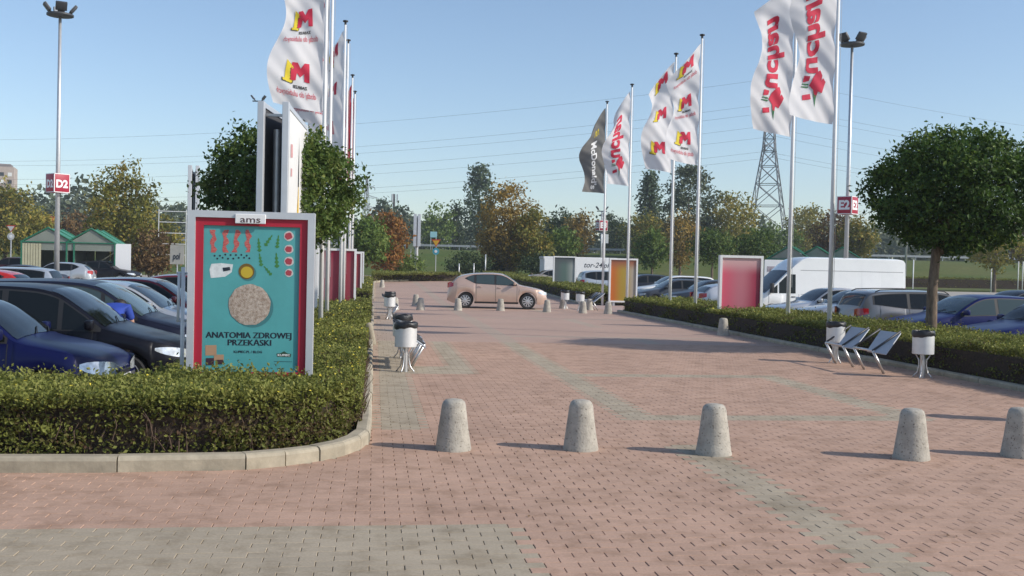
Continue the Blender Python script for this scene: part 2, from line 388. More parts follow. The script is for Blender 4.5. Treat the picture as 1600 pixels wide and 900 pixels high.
struct(sheet('planting_strip_left_far', [-2.5, -1.5, -.12], rng_f(47.6, 76, 17), .06, M_SOIL, LX))
struct(sheet('planting_strip_right', [9.84, 11, 12.7], rng_f(12.4, 40.4, 17), .05, M_SOIL, LX))
struct(sheet('planting_strip_right_far', [9.84, 11, 12.7], rng_f(47.6, 96, 27), .05, M_SOIL, LX))
# ------------------------------------------------------------------ vehicles
def paint(name, col, metal=.25):
    return mat('paint_' + name, col, .34, metal if max(col) > .15 else 0.0, coat=.8 if max(col) > .15 else .12, var=.03, scale=2, spec=.4 if max(col) > .15 else .2)
M_GLASS = mat('car_glass', (.007, .009, .010), .06, 0, spec=.3)
M_GLASSC = mat('clear_car_glass', (.05, .075, .08), .06, 0, spec=.4)
M_TYRE = mat('tyre_rubber', (.018, .018, .019), .85)
M_RIM = mat('alloy_rim', (.62, .62, .63), .35, .7)
M_RIMD = mat('rim_shadow', (.03, .03, .032), .7)
M_TRIM = mat('black_trim', (.02, .02, .022), .55)
M_LENS = mat('headlight_lens', (.62, .66, .68), .08, .35, spec=.9, var=.35, scale=14)
M_TAIL = mat('tail_light_lens', (.42, .012, .018), .12, spec=.8, coat=.5)
M_PLATE = mat('plate_white', (.74, .74, .72), .5)
def pchip(xs, ys):
    xs = np.array(xs, float); ys = np.array(ys, float); h = np.diff(xs); d = np.diff(ys) / h; m = np.zeros(len(xs))
    for i in range(1, len(xs) - 1):
        if d[i - 1] * d[i] > 0: w1 = 2 * h[i] + h[i - 1]; w2 = h[i] + 2 * h[i - 1]; m[i] = (w1 + w2) / (w1 / d[i - 1] + w2 / d[i])
    m[0] = d[0]; m[-1] = d[-1]
    def f(x):
        i = int(min(max(np.searchsorted(xs, x) - 1, 0), len(xs) - 2)); t = (x - xs[i]) / h[i]
        return float((2*t**3-3*t**2+1)*ys[i] + (t**3-2*t**2+t)*h[i]*m[i] + (-2*t**3+3*t**2)*ys[i+1] + (t**3-t**2)*h[i]*m[i+1])
    return f
KIND = {
 'hatch': dict(prof=[(0,.41),(.012,.48),(.04,.53),(.1,.58),(.2,.635),(.265,.67),(.34,.815),(.42,.945),(.47,.985),(.56,1),(.7,.988),(.82,.945),(.885,.885),(.955,.72),(.985,.60),(1,.44)],
    ws=(.278,.43), rw=(.888,.952), belt=(.615,.725), sw=[(.31,.51),(.53,.71),(.735,.80)], wheels=(.19,.82), tum=.27),
 'estate': dict(prof=[(0,.41),(.012,.48),(.04,.53),(.1,.575),(.2,.625),(.27,.665),(.35,.83),(.42,.95),(.47,.985),(.56,1),(.8,.99),(.9,.965),(.935,.92),(.98,.68),(.99,.60),(1,.44)],
    ws=(.28,.43), rw=(.937,.977), belt=(.635,.68), sw=[(.31,.49),(.51,.675),(.695,.90)], wheels=(.19,.79), tum=.25),
 'mpv': dict(prof=[(0,.37),(.012,.44),(.05,.495),(.12,.545),(.19,.595),(.23,.625),(.32,.80),(.41,.95),(.47,.985),(.58,1),(.8,.985),(.92,.935),(.955,.86),(.985,.66),(1,.42)],
    ws=(.245,.42), rw=(.935,.98), belt=(.58,.63), sw=[(.285,.375),(.39,.545),(.565,.73),(.755,.90)], wheels=(.18,.81), tum=.22),
 'saloon': dict(prof=[(0,.41),(.012,.48),(.04,.53),(.1,.575),(.2,.63),(.275,.67),(.36,.85),(.42,.955),(.47,.99),(.56,1),(.64,.98),(.72,.92),(.83,.74),(.88,.72),(.96,.70),(.985,.62),(1,.46)],
    ws=(.288,.43), rw=(.70,.82), belt=(.635,.675), sw=[(.32,.495),(.515,.66),(.675,.755)], wheels=(.185,.79), tum=.28),
 'van': dict(prof=[(0,.22),(.008,.30),(.03,.355),(.08,.405),(.125,.44),(.19,.59),(.25,.735),(.285,.82),(.33,.925),(.37,.98),(.42,1),(.95,1),(.985,.99),(1,.955)],
    ws=(.13,.272), rw=None, belt=(.44,.44), sw=[(.155,.205),(.215,.315)], wheels=(.17,.78), tum=.06),
}
def make_car(name, label, kind, col, loc, heading, L=4.1, W=1.7, H=1.45, r=.31, detail=2, glass=None, rails=False, group=None, wm=None, open_door=None, tail=None, cladding=False):
    K = KIND[kind]; root = thing(name, label, 'van' if kind == 'van' else 'car', loc, heading, group)
    glass = glass or M_GLASS
    pf = pchip(*zip(*K['prof'])); zt = lambda s: pf(s) * H
    xw = [L * (.5 - s) for s in K['wheels']]; Ra = r + .055
    sill = .20 if kind != 'van' else .26
    def hw(s):
        w = W / 2
        if s < .14: w *= 1 - .24 * ((.14 - s) / .14) ** 2
        if s > .88: w *= 1 - (.15 if kind != 'van' else .03) * ((s - .88) / .12) ** 2
        return w
    def zl(s):
        x = L * (.5 - s); z = sill + .08 * max(0, 1 - s / .05) + .1 * max(0, (s - .94) / .06)
        for c in xw:
            if abs(x - c) < Ra: z = max(z, r + math.sqrt(Ra * Ra - (x - c) ** 2))
        return z
    def belt(s): return (K['belt'][0] + (K['belt'][1] - K['belt'][0]) * s) * H
    def zb(s): return min(belt(s), zt(s) - .045)
    wm_ = .05
    def edge(s):
        w = hw(s); b = zb(s); return max(.25, w - wm_ - (zt(s) - b) * K['tum'])
    def section(s):
        w, a, b, t = hw(s), zl(s), zb(s), zt(s); e = edge(s); f = lambda k: a + (b - a) * k
        rr = min(.05, (t - b) * .5)
        return [(w - .14, a), (w - .02, a + .004), (w - .004, f(.12)), (w, f(.4)), (w - .004, f(.62)), (w - .022, f(.86)), (w - wm_, b),
                (e + .004, t - rr), (e - .035, t - rr * .32), (e * .62, t + .012), (0, t + .022)]
    def side_y(s, z):
        p = section(s)[1:8]
        for (y0, z0), (y1, z1) in zip(p, p[1:]):
            if z <= z1: return y0 + (y1 - y0) * (max(z, z0) - z0) / max(1e-6, z1 - z0)
        return p[-1][0]
    def top_z(s, y):
        p = section(s)[7:]
        for (y0, z0), (y1, z1) in zip(p, p[1:]):
            if abs(y) >= y1: return z0 + (z1 - z0) * (y0 - min(abs(y), y0)) / max(1e-6, y0 - y1)
        return p[-1][1]
    X = lambda s: L * (.5 - s)
    ss = set([0, .003, .01, .02, .035, .05, 1, .997, .99, .98] + list(np.linspace(.06, .97, 44 if detail > 1 else 30)))
    for c in xw:
        sc_ = .5 - c / L
        for k in np.linspace(-1, 1, 15 if detail > 1 else 9): ss.add(sc_ + k * (Ra - .002) / L)
        ss.add(sc_ + (Ra + .002) / L); ss.add(sc_ - (Ra + .002) / L)
    ss = sorted(ss); vs_ = []; fs = []
    for s in ss:
        p = section(s); ring = [(X(s), y, z) for y, z in p] + [(X(s), -y, z) for y, z in p[-2::-1]]; vs_ += ring
    n = 21
    for i in range(len(ss) - 1):
        for k in range(n): fs.append((i * n + k, i * n + (k + 1) % n, (i + 1) * n + (k + 1) % n, (i + 1) * n + k))
    fs.append(tuple(range(n))); fs.append(tuple(range((len(ss) - 1) * n, len(ss) * n))[::-1])
    MB().add(vs_, fs).build('body', col, root, 32)
    # windscreen and rear window
    def pane_top(nm, s0, s1, f=.93):
        b = MB(); A = []; ns, ny = 9, 10
        for i in range(ns + 1):
            s = s0 + (s1 - s0) * i / ns; e = edge(s) * f
            sl = (zt(s + .004) - zt(s - .004)) / (.008 * L); nl = math.hypot(1, sl)
            A.append([(X(s) + .007 * sl / nl, y, top_z(s, y) + .007 / nl) for y in np.linspace(-e, e, ny + 1)])
        flat = [p for row in A for p in row]; b.add(flat, [(i*(ny+1)+j, i*(ny+1)+j+1, (i+1)*(ny+1)+j+1, (i+1)*(ny+1)+j) for i in range(ns) for j in range(ny)])
        return b.build(nm, glass, root, True)
    pane_top('windscreen', *K['ws'])
    if K['rw']: pane_top('rear_window', *K['rw'], .88)
    s_l = K['sw'][-1][0] - .02; s_e = K['sw'][-1][1] + (.025 if kind != 'estate' else .012)
    def span(s, top, low):
        lo = zb(s) + low; hi = zt(s) - top
        if kind == 'van': return lo, min(hi - .02, H * (.62 if s < .21 else .735))
        if s > s_l and hi > lo:
            k = min(1, (s - s_l) / (s_e - s_l)); d = hi - lo; rise = .62 if kind in ('hatch', 'saloon') else .25
            lo += d * rise * k ** 1.3; hi -= d * (.30 if rise > .5 else .1) * k ** 2
        return lo, hi
    for sg in (1, -1):
        if kind != 'van':
            rows = []
            for s in np.linspace(K['sw'][0][0] - .03, s_e, 26):
                lo, hi = span(s, .052, .004)
                if hi - lo < .012: continue
                rows.append([(X(s), sg * (side_y(s, z) + .004), z) for z in (lo, (lo + hi) / 2, hi)])
            q = [p for r_ in rows for p in r_]; MB().add(q, [(i*3+j, i*3+j+1, (i+1)*3+j+1, (i+1)*3+j) for i in range(len(rows)-1) for j in range(2)]).build('window_trim', M_TRIM, root, True)
        for wi, (a, e) in enumerate(K['sw']):
            rows = []
            for i in range(11):
                s = a + (e - a) * i / 10; lo, hi = span(s, .075 if kind != 'van' else .1, .022)
                if hi - lo < .015: continue
                rows.append([(X(s), sg * (side_y(s, z) + .0075), z) for z in (lo, lo + (hi - lo) * .5, hi)])
            if len(rows) < 2: continue
            q = [p for r_ in rows for p in r_]
            MB().add(q, [(i*3+j, i*3+j+1, (i+1)*3+j+1, (i+1)*3+j) for i in range(len(rows)-1) for j in range(2)]).build('side_window', glass, root, True)
    # strips that follow the body
    def patch(nm, corners, m, end, sg, nq=8, off=.007, nz_=3):
        """corners: q0,z0lo,z0hi,q1,z1lo,z1hi ; q<0 wraps over the end face"""
        q0, a0, b0, q1, a1, b1 = corners; rows = []
        for i in range(nq + 1):
            k = i / nq; q = q0 + (q1 - q0) * k; lo = a0 + (a1 - a0) * k; hi = b0 + (b1 - b0) * k; row = []
            if nm == 'headlight' and kind != 'van': m_ = (lo + hi) / 2; d_ = (hi - lo) / 2 * (.25 + .85 * math.sqrt(max(0, 1 - (2 * k - .9) ** 2 / 1.25))); lo, hi = m_ - d_, m_ + d_
            bow = math.sin(math.pi * k) * .12 * (hi - lo)
            for z in np.linspace(lo - bow, hi + bow, nz_):
                if q >= 0:
                    s = q if end == 0 else 1 - q; row.append((X(s), sg * (side_y(s, z) + off), z))
                else:
                    s = 0 if end == 0 else 1; y = side_y(s, z) + q * L; row.append((X(s) + (off if end == 0 else -off), sg * y, z))
            rows.append(row)
        p = [v for r_ in rows for v in r_]; c = nz_
        return MB().add(p, [(i*c+j, i*c+j+1, (i+1)*c+j+1, (i+1)*c+j) for i in range(nq) for j in range(c-1)]).build(nm, m, root, True)
    hz = pf(.03) * H
    for sg in (1, -1):
        if kind == 'van': patch('headlight', (.0, hz*.72, hz*.80, .085, hz*.98, hz*1.16), M_LENS, 0, sg)
        elif cladding: patch('headlight', (-.075, hz - .20, hz - .09, .085, hz - .13, hz + .0), M_LENS, 0, sg)
        else: patch('headlight', (-.055, hz - .19, hz - .10, .085, hz - .09, hz + .0), M_LENS, 0, sg)
        tz = K['belt'][1] * H
        if kind == 'van': patch('tail_light', (-.02, .9, 1.4, .012, .9, 1.4), M_TAIL, 1, sg)
        elif kind in ('estate', 'mpv', 'hatch'): patch('tail_light', (-.035, tz - .24, tz - .06, .06, tz - .16, tz - .02), tail or M_TAIL, 1, sg)
        else: patch('tail_light', (-.05, tz - .22, tz - .08, .06, tz - .17, tz - .05), M_TAIL, 1, sg)
        if detail:
            my = side_y(.3 if kind != 'van' else .15, zb(.34) + .02)
            ms = .325 if kind not in ('van', 'mpv') else (.165 if kind == 'van' else .285)
            MB().bbox((X(ms), sg * (side_y(ms, zb(ms)) + .09), zb(ms) + (.1 if kind != 'van' else .22)), (.1, .19, .13) if kind != 'van' else (.14, .16, .38), .03).build('mirror', col if kind != 'van' else M_TRIM, root, 40)
    # door gaps, handles, sill trim
    gaps = {'hatch': (.30, .515, .71), 'estate': (.30, .50, .685), 'mpv': (.28, .555, .745), 'saloon': (.30, .505, .67), 'van': (.15, .335, .60)}[kind]
    if detail:
        gw = .006 if kind != 'van' else .012
        for sg in (1, -1):
            if kind == 'van':
                for zc in (.52, 1.12, H * .80):
                    sq = np.linspace(.345 if zc > 1 else .26, .985 if zc > 1 else .69, 14); q = []
                    for s in sq: y = side_y(s, zc) + .004; q += [(X(s), sg * y, zc - .012), (X(s), sg * y, zc + .012)]
                    MB().add(q, [(2*i, 2*i+1, 2*i+3, 2*i+2) for i in range(len(sq)-1)]).build('panel_seam', mat('seam_grey', (.38, .38, .38), .6), root)
            for s in gaps + ((.985,) if kind == 'van' else ()):
                zs = np.linspace(zl(s) + .03, zb(s) + .0, 9); b = MB(); q = []
                for z in zs:
                    y = side_y(s, z) + .0035; q += [(X(s) - gw, sg * y, z), (X(s) + gw, sg * y, z)]
                b.add(q, [(2*i, 2*i+1, 2*i+3, 2*i+2) for i in range(len(zs)-1)]).build('door_gap', M_TRIM if kind != 'van' else mat('seam_grey', (.38, .38, .38), .6), root)
            for s in gaps[1:]:
                s2 = s - .035; z = zb(s2) - .11
                MB().bbox((X(s2), sg * (side_y(s2, z) + .012), z), (.17, .03, .035), .012).build('door_handle', M_TRIM if kind == 'van' else col, root, 40)
            if detail > 1:
                sq = np.linspace(K['wheels'][0] + (Ra + .01) / L, K['wheels'][1] - (Ra + .01) / L, 12); q = []
                for s in sq: q += [(X(s), sg * (side_y(s, sill + .03) + .006), sill + .012), (X(s), sg * (side_y(s, sill + .1) + .006), sill + .085)]
                MB().add(q, [(2*i, 2*i+1, 2*i+3, 2*i+2) for i in range(len(sq)-1)]).build('sill_trim', M_TRIM, root)
        # grille, lower bumper, plates
        g0 = hw(0) * .55; zf = zl(0)
        MB().bbox((X(0) + .004, 0, hz - .20 if kind != 'van' else .62), (.02, g0 * 1.5, .085), .008).build('grille', M_TRIM, root)
        MB().bbox((X(0) + .006, 0, zf + .075), (.03, hw(0) * 1.5, .11), .012).build('lower_grille', M_TRIM, root)
        MB().bbox((X(0) + .02, 0, zf + .17), (.015, .5, .11), .004).build('number_plate', M_PLATE, root)
        MB().bbox((X(1) - .012, 0, .62 if kind != 'van' else .9), (.015, .5, .11), .004).build('number_plate', M_PLATE, root)
        MB().bbox((X(1) - .002, 0, zl(1) + .06), (.03, hw(1) * 1.6, .1), .012).build('rear_bumper', M_TRIM, root)
        if detail > 1:
            ws0 = K['ws'][0]
            for sy in (-.1, .35):
                MB().tube([(X(ws0) + .03, sy, top_z(ws0, sy) + .015), (X(ws0 + .02), sy + .3, top_z(ws0 + .02, sy + .3) + .02)], .008, 5).build('wiper', M_TRIM, root)
            if cladding:
                for sg in (1, -1): patch('bumper_side', (-.12, zl(0) + .02, zl(0) + .20, K['wheels'][0] - (Ra + .01) / L, sill + .03, .47), M_CLAD, 0, sg, off=.006)
    if rails:
        for sg in (1, -1):
            pts = [(X(s), sg * (edge(s) - .02), zt(s) + (.045 if .44 < s < .87 else .0)) for s in (.42, .45, .55, .65, .75, .86, .89)]
            MB().tube(pts, .016, 6).build('roof_rail', M_TRIM, root, True)
    # wheels
    for i, c in enumerate(xw):
        for sg in (1, -1):
            wr = bpy.data.objects.new('wheel', None); wr.empty_display_size = .1; link(wr, root); wr.location = (c, sg * (hw(.5 - c / L) - .125), r)
            key = ('tyre', round(r, 3), sg)
            if key not in WM:
                M = Matrix.Rotation(R(-90 * sg), 3, 'X')
                WM[key] = MB().lathe([(r*.66, -.09), (r*.9, -.105), (r*.98, -.085), (r, -.05), (r, .05), (r*.98, .085), (r*.9, .105), (r*.68, .09), (r*.64, .06)], 28, M=M).mesh('tyre', M_TYRE, 40)
                b = MB(); b.lathe([(0.001, .02), (r*.62, .02), (r*.63, .03)], 24, mi=1, M=M)
                b.lathe([(r*.60, .05), (r*.66, .092), (r*.69, .09), (r*.66, .04)], 28, M=M)
                b.lathe([(r*.2, .03), (r*.19, .085), (r*.12, .092), (.001, .092)], 12, M=M)
                for q in range(10 if round(r, 2) == .32 else 7):
                    a = 2 * math.pi * q / (10 if round(r, 2) == .32 else 7); ca_, sa_ = math.cos(a), math.sin(a); w0, w1 = r * .06, r * .085
                    pts = []
                    for (rr, w_, y_) in ((r*.12, w0, .09), (r*.63, w1, .085), (r*.63, w1, .055), (r*.12, w0, .06)):
                        for e in (-1, 1): pts.append(M @ Vector((rr * ca_ - e * w_ * sa_, rr * sa_ + e * w_ * ca_, y_)))
                    b.add(pts, [(0,1,3,2),(2,3,5,4),(4,5,7,6),(0,2,4,6),(1,3,5,7)])
                WM['rim', round(r, 3), sg] = b.mesh('rim', [wm or M_RIM, M_RIMD], 40)
            link(bpy.data.objects.new('tyre', WM[key]), wr); link(bpy.data.objects.new('rim', WM['rim', round(r, 3), sg]), wr)
    return root
WM = {}
M_CLAD = mat('grey_bumper', (.085, .088, .095), .6)
RIGHT = TAXIS; LEFT = TAXIS + math.pi
def park(t_nose, u, right=True, L=4.1):     # a car standing across the walk, its nose at t_nose
    return P(t_nose - L / 2 if right else t_nose + L / 2, u, LOT)
C = paint
# --- left car park, near row (noses to the hedge)
make_car('hatchback_car', 'dark blue hatchback with grey bumper, nearest car behind the left hedge', 'hatch', C('navy', (.004, .006, .05)), park(-3.0, 12.95, True, 3.62), RIGHT, 3.62, 1.64, 1.40, .285, cladding=True)
make_car('tall_hatchback_car', 'tall black hatchback parked just behind the dark blue one', 'mpv', C('black', (.006, .006, .010)), park(-2.60, 15.3, True, 4.2), RIGHT, 4.2, 1.70, 1.51, .305)
make_car('minivan_car', 'dark navy people carrier with a person leaning in at its door', 'mpv', C('ink', (.010, .012, .026)), park(-2.65, 17.9, True, 4.35), RIGHT, 4.35, 1.74, 1.53, .31, glass=M_GLASSC)
make_car('silver_hatchback', 'silver hatchback half hidden between the navy people carrier and a red car', 'hatch', C('silver', (.50, .52, .54), .5), park(-2.7, 20.3, True, 4.2), RIGHT, 4.2, 1.74, 1.47, .31)
make_car('red_hatchback', 'red hatchback showing only its roof left of the tall poster', 'hatch', C('red', (.26, .012, .02)), park(-2.8, 22.8, True, 4.0), RIGHT, 4.0, 1.7, 1.50, .31)
make_car('red_hatchback', 'dark red car whose roof shows behind the red hatchback', 'hatch', C('wine', (.16, .012, .022)), park(-2.6, 28.2, True, 3.9), RIGHT, 3.9, 1.66, 1.52, .31, detail=1)
# --- left car park, far rows
def free(name, label, kind, col, px, Y, deg, **k):
    p = on(px, Y, LOT); return make_car(name, label, kind, col, p, R(deg), **k)
free('black_hatchback', 'black hatchback with lit headlight driving past the green trolley shelter', 'hatch', C('coal', (.012, .011, .014)), 165, 66, -3, L=4.24, W=1.76, H=1.45, r=.32)
free('silver_hatchback', 'small silver hatchback with its rear to the right by the lamp post', 'hatch', C('silver', (.50, .52, .54), .5), 90, 57, 192, L=3.85, W=1.66, H=1.46, r=.30)
free('dark_saloon', 'dark saloon with red tail light left of the small silver hatchback', 'saloon', C('plum', (.02, .014, .02)), 27, 50, 188, L=4.5, W=1.74, H=1.43, r=.31)
free('silver_estate', 'silver estate car with upright rear at the left picture edge', 'estate', C('silver2', (.46, .49, .52), .5), 2, 40.5, 187, L=4.5, W=1.72, H=1.46, r=.31)
free('red_saloon', 'red car with bright tail light cut off at the left picture edge', 'hatch', C('scarlet', (.55, .02, .012)), -44, 34.5, 187, L=3.9, W=1.66, H=1.44, r=.31, detail=1)
free('dark_hatchback', 'dark wine hatchback farthest back at the left picture edge', 'hatch', C('wine2', (.05, .012, .018)), 18, 70, 187, L=4.0, W=1.7, H=1.5, r=.31, detail=1)
# --- the car crossing the walk
make_car('hatchback_car', 'rose gold hatchback crossing the walk between the concrete bollards', 'hatch', C('rose', (.58, .41, .325), .3), on(776, 42.6), TAXIS - R(6.5), 4.06, 1.72, 1.45, .32, glass=M_GLASSC)
# --- right car park, near to far
make_car('blue_saloon', 'blue car at the right picture edge showing only its bonnet', 'saloon', C('blue', (.007, .012, .085)), park(12.85, 20.9, False, 4.4), LEFT, 4.4, 1.74, 1.42, .31)
make_car('blue_saloon', 'large blue five door car behind the round tree trunk', 'hatch', C('blue2', (.008, .014, .095)), P(15.0, 24.0, LOT), LEFT, 4.45, 1.76, 1.47, .31, glass=M_GLASSC)
make_car('grey_estate', 'grey estate car with roof rails and big red tail light, parked backwards', 'estate', C('grey', (.16, .16, .165), .5), P(15.4, 27.2, LOT), RIGHT, 4.6, 1.78, 1.50, .32, rails=True)
make_car('silver_hatchback', 'silver grey car between the grey estate and the white van', 'hatch', C('silver3', (.34, .35, .37), .5), park(12.95, 30.3, False, 4.3), LEFT, 4.3, 1.74, 1.46, .31)
make_car('silver_saloon', 'second silver car right in front of the white van', 'saloon', C('silver4', (.50, .51, .53), .5), park(13.2, 33.2, False, 4.5), LEFT, 4.5, 1.76, 1.45, .31, detail=1)
make_car('delivery_van', 'white high roof panel van parked behind the hedge', 'van', C('white', (.82, .82, .80), 0), P(17.3, 38.6, LOT), LEFT, 6.6, 2.05, 2.56, .34)
for (nm, lab, kd, cl, t, u, h, LL, HH) in (
    ('dark_saloon', 'dark blue car with two rows of glass behind the van tail', 'hatch', C('steel', (.03, .04, .06)), 24.6, 36.5, LEFT, 4.4, 1.46),
    ('dark_saloon', 'grey blue car right of the dark car behind the tree trunk', 'saloon', C('slate', (.06, .07, .09)), 28.0, 34.0, LEFT, 4.5, 1.44),
    ('dark_saloon', 'dark car at the right picture edge above the blue roof', 'saloon', C('night', (.02, .025, .04)), 27.3, 30.3, LEFT, 4.5, 1.46),
    ('grey_hatchback', 'grey car showing its roof between slate car and right picture edge', 'hatch', C('silver3', (0, 0, 0)), 33.5, 38.5, LEFT, 4.2, 1.46)):
    make_car(nm, lab, kd, cl, P(t, u, LOT), h, LL, 1.75, HH, .31, detail=1)
for (nm, lab, kd, cl, t, u, h, LL, HH) in (
    ('silver_hatchback', 'silver car with red tail light left of the pink poster', 'hatch', C('silver4', (0, 0, 0)), 15.2, 41.0, RIGHT, 4.1, 1.45),
    ('dark_estate', 'dark grey estate behind the pair of flag poles', 'estate', C('steel', (0, 0, 0)), 15.6, 46.2, LEFT, 4.5, 1.50),
    ('blue_hatchback', 'slate blue car left of the dark grey estate', 'hatch', C('slate', (0, 0, 0)), 14.9, 49.5, LEFT, 4.2, 1.45),
    ('white_estate', 'white estate car behind the dark cars right of the yellow poster', 'estate', C('white', (0, 0, 0)), 16.3, 54.5, LEFT, 4.6, 1.50),
    ('dark_hatchback', 'dark car just right of the yellow poster', 'hatch', C('night', (0, 0, 0)), 15.6, 58.5, LEFT, 4.1, 1.46),
    ('silver_hatchback', 'silver hatchback behind the grey green poster', 'mpv', C('silver2', (0, 0, 0)), 14.9, 64.5, RIGHT, 3.9, 1.55),
    ('beige_saloon', 'beige car nose left of the grey green poster', 'saloon', C('beige', (.38, .33, .27), .4), 13.4, 75.0, RIGHT, 4.4, 1.42)):
    make_car(nm, lab, kd, cl, P(t, u, LOT), h, LL, 1.74, HH, .31, detail=1)
# ------------------------------------------------------------------ concrete bollards
def bollard_mesh():
    b = MB(); n = 28; prof = [(.168, -.04), (.168, .015), (.163, .03), (.140, .19), (.118, .36), (.112, .41), (.100, .445), (.078, .463), (.04, .470), (.001, .472)]
    b.lathe(prof, n); me = b.mesh('bollard', M_BOLL, 50)
    for v in me.vertices:
        k = 1 + .012 * math.sin(7 * v.co.z * 9 + 3 * math.atan2(v.co.y, v.co.x)) ; v.co.x *= k; v.co.y *= k
    return me
def bollard_mat():
    m = mat('bollard_concrete', (.40, .37, .315), .95, var=.2, scale=9, bump=.5, rnd=.07); nt = m.node_tree; b = nt.nodes['Principled BSDF']
    src = b.inputs['Base Color'].links[0].from_socket; N = nt.nodes.new; L = nt.links.new
    vo = N('ShaderNodeTexNoise'); vo.inputs['Scale'].default_value = 55; vo.inputs['Detail'].default_value = 1
    tc = N('ShaderNodeTexCoord'); oi = N('ShaderNodeObjectInfo'); ad = N('ShaderNodeVectorMath'); L(tc.outputs['Object'], ad.inputs[0])
    sc_ = N('ShaderNodeVectorMath'); sc_.operation = 'SCALE'; L(oi.outputs['Location'], sc_.inputs[0]); sc_.inputs['Scale'].default_value = 3.1; L(sc_.outputs[0], ad.inputs[1]); L(ad.outputs[0], vo.inputs['Vector'])
    cr = N('ShaderNodeValToRGB'); cr.color_ramp.elements[0].position = .27; cr.color_ramp.elements[0].color = (.28, .26, .24, 1); cr.color_ramp.elements[1].position = .36
    L(vo.outputs['Fac'], cr.inputs['Fac']); mx = N('ShaderNodeMixRGB'); mx.blend_type = 'MULTIPLY'; mx.inputs['Fac'].default_value = 1
    L(src, mx.inputs[1]); L(cr.outputs['Color'], mx.inputs[2]); L(mx.outputs['Color'], b.inputs['Base Color']); return m
M_BOLL = bollard_mat(); BM_ = bollard_mesh(); GB = 'concrete bollards on the walk'
def bollard(px, py_or_Y, label, byY=False):
    if byY: p = on(px, py_or_Y)
    else:
        Y = 9.4
        for _ in range(30):
            q = on(px, Y); Y += (project(q)[1] - py_or_Y) * Y * Y / (HCAM * FPX) * .6
        p = on(px, Y)
    o = bpy.data.objects.new('bollard', BM_); link(o); o.location = p; o.rotation_euler = (R(random.uniform(-1.2, 1.2)), R(random.uniform(-1.2, 1.2)), random.uniform(0, 6)); tag(o, label, 'bollard', GB); return p
for (x, y, lab) in (
    (708, 702, 'concrete bollard nearest the left kerb corner, first of the front row'), (907, 702, 'second concrete bollard from the left in the front row'),
    (1115, 709, 'concrete bollard at the grey paving band, middle of the front row'), (1424, 716, 'fourth bollard of the front row, left of the one at the picture edge'),
    (1592, 713, 'front row bollard cut by the right picture edge'),
    (617, 484, 'bollard just behind the near left litter bin, front one of that pair'), (613, 477, 'bollard behind the near left litter bin, rear one of that pair'),
    (657, 484.5, 'front bollard of the pair left of the rose gold car'), (649.5, 477, 'rear bollard of the pair left of the rose gold car'),
    (715.6, 485, 'bollard in front of the rear wheel of the rose gold car'), (782, 485.5, 'bollard in front of the doors of the rose gold car'),
    (854.5, 487.5, 'bollard just off the front bumper of the rose gold car'), (879.5, 482, 'bollard left of the far right bench'),
    (910.5, 489.5, 'bollard below the far right bench, front one of two'), (920.7, 484.5, 'bollard below the far right bench, rear one of two'),
    (950, 490.5, 'bollard beside the end of the near right hedge at the crossing'), (1130, 524, 'lone bollard against the right hedge below the pink poster'),
    (597, 449, 'small far bollard on the left kerb behind the far litter bin'), (836.5, 452, 'small bollard behind the bonnet of the rose gold car'),
    (708.5, 432, 'left of two tiny bollards at the far end of the walk'), (729, 432, 'right of two tiny bollards at the far end of the walk')):
    bollard(x, y, lab)
o = bpy.data.objects.new('marker_stone', MB().lathe([(.09, -.05), (.085, .1), (.07, .42), (.05, .47), (.001, .48)], 14).mesh('marker_stone', M_KERB, True)); link(o)
o.location = P(-.02, 21.8); o.rotation_euler = (R(4), R(-9), 0); tag(o, 'pale leaning marker stone on the left kerb beside the flower strip', 'stone')

# ------------------------------------------------------------------ litter bins and benches
def make_bin(label, loc, rz):
    root = thing('litter_bin', label, 'litter bin', loc, rz, 'litter bins by the benches')
    b = MB(); n = 30; b.lathe([(.001, .40), (.170, .40), (.175, .405), (.175, .74), (.181, .745), (.181, .755), (.167, .757), (.167, .72)], n); b.build('drum', M_BIN, root, 35)
    b = MB(); prof = []
    vs_ = []; fs = []
    for j, (r0, z0) in enumerate(((.1765, .695), (.183, .715), (.186, .745), (.182, .78), (.173, .797), (.157, .795), (.153, .74))):
        for k in range(n):
            a = 2 * math.pi * k / n; wob = .007 * math.sin(5 * a + j) + .005 * math.sin(11 * a + 2 * j); low = (.016 * math.sin(2 * a + loc[0]) + .006 * math.sin(7 * a)) if j < 2 else .006 * math.sin(6 * a)
            vs_.append(((r0 + max(wob, -.001)) * math.cos(a), (r0 + max(wob, -.001)) * math.sin(a), z0 + low))
    for j in range(6):
        for k in range(n): fs.append((j*n+k, j*n+(k+1) % n, (j+1)*n+(k+1) % n, (j+1)*n+k))
    b.add(vs_, fs).build('bin_bag', M_BAG, root, True)
    MB().tube([(0, 0, -.02), (0, 0, .41)], .045, 14).build('post', M_STEEL, root, 40)
    for k in range(4):
        a = R(45 + 90 * k); c_, s_ = math.cos(a), math.sin(a)
        MB().tube([(.16 * c_, .16 * s_, -.005), (.135 * c_, .135 * s_, .03), (.085 * c_, .085 * s_, .09), (.06 * c_, .06 * s_, .2), (.065 * c_, .065 * s_, .3), (.12 * c_, .12 * s_, .395)], .011, 7).build('leg', M_STEEL, root, True)
    return root
M_BIN = mat('bin_sheet_metal', (.70, .70, .69), .42, .35, var=.07, scale=7)
M_PANEL = mat('bench_sheet_metal', (.42, .44, .47), .7, 0.0, var=.06, scale=5)
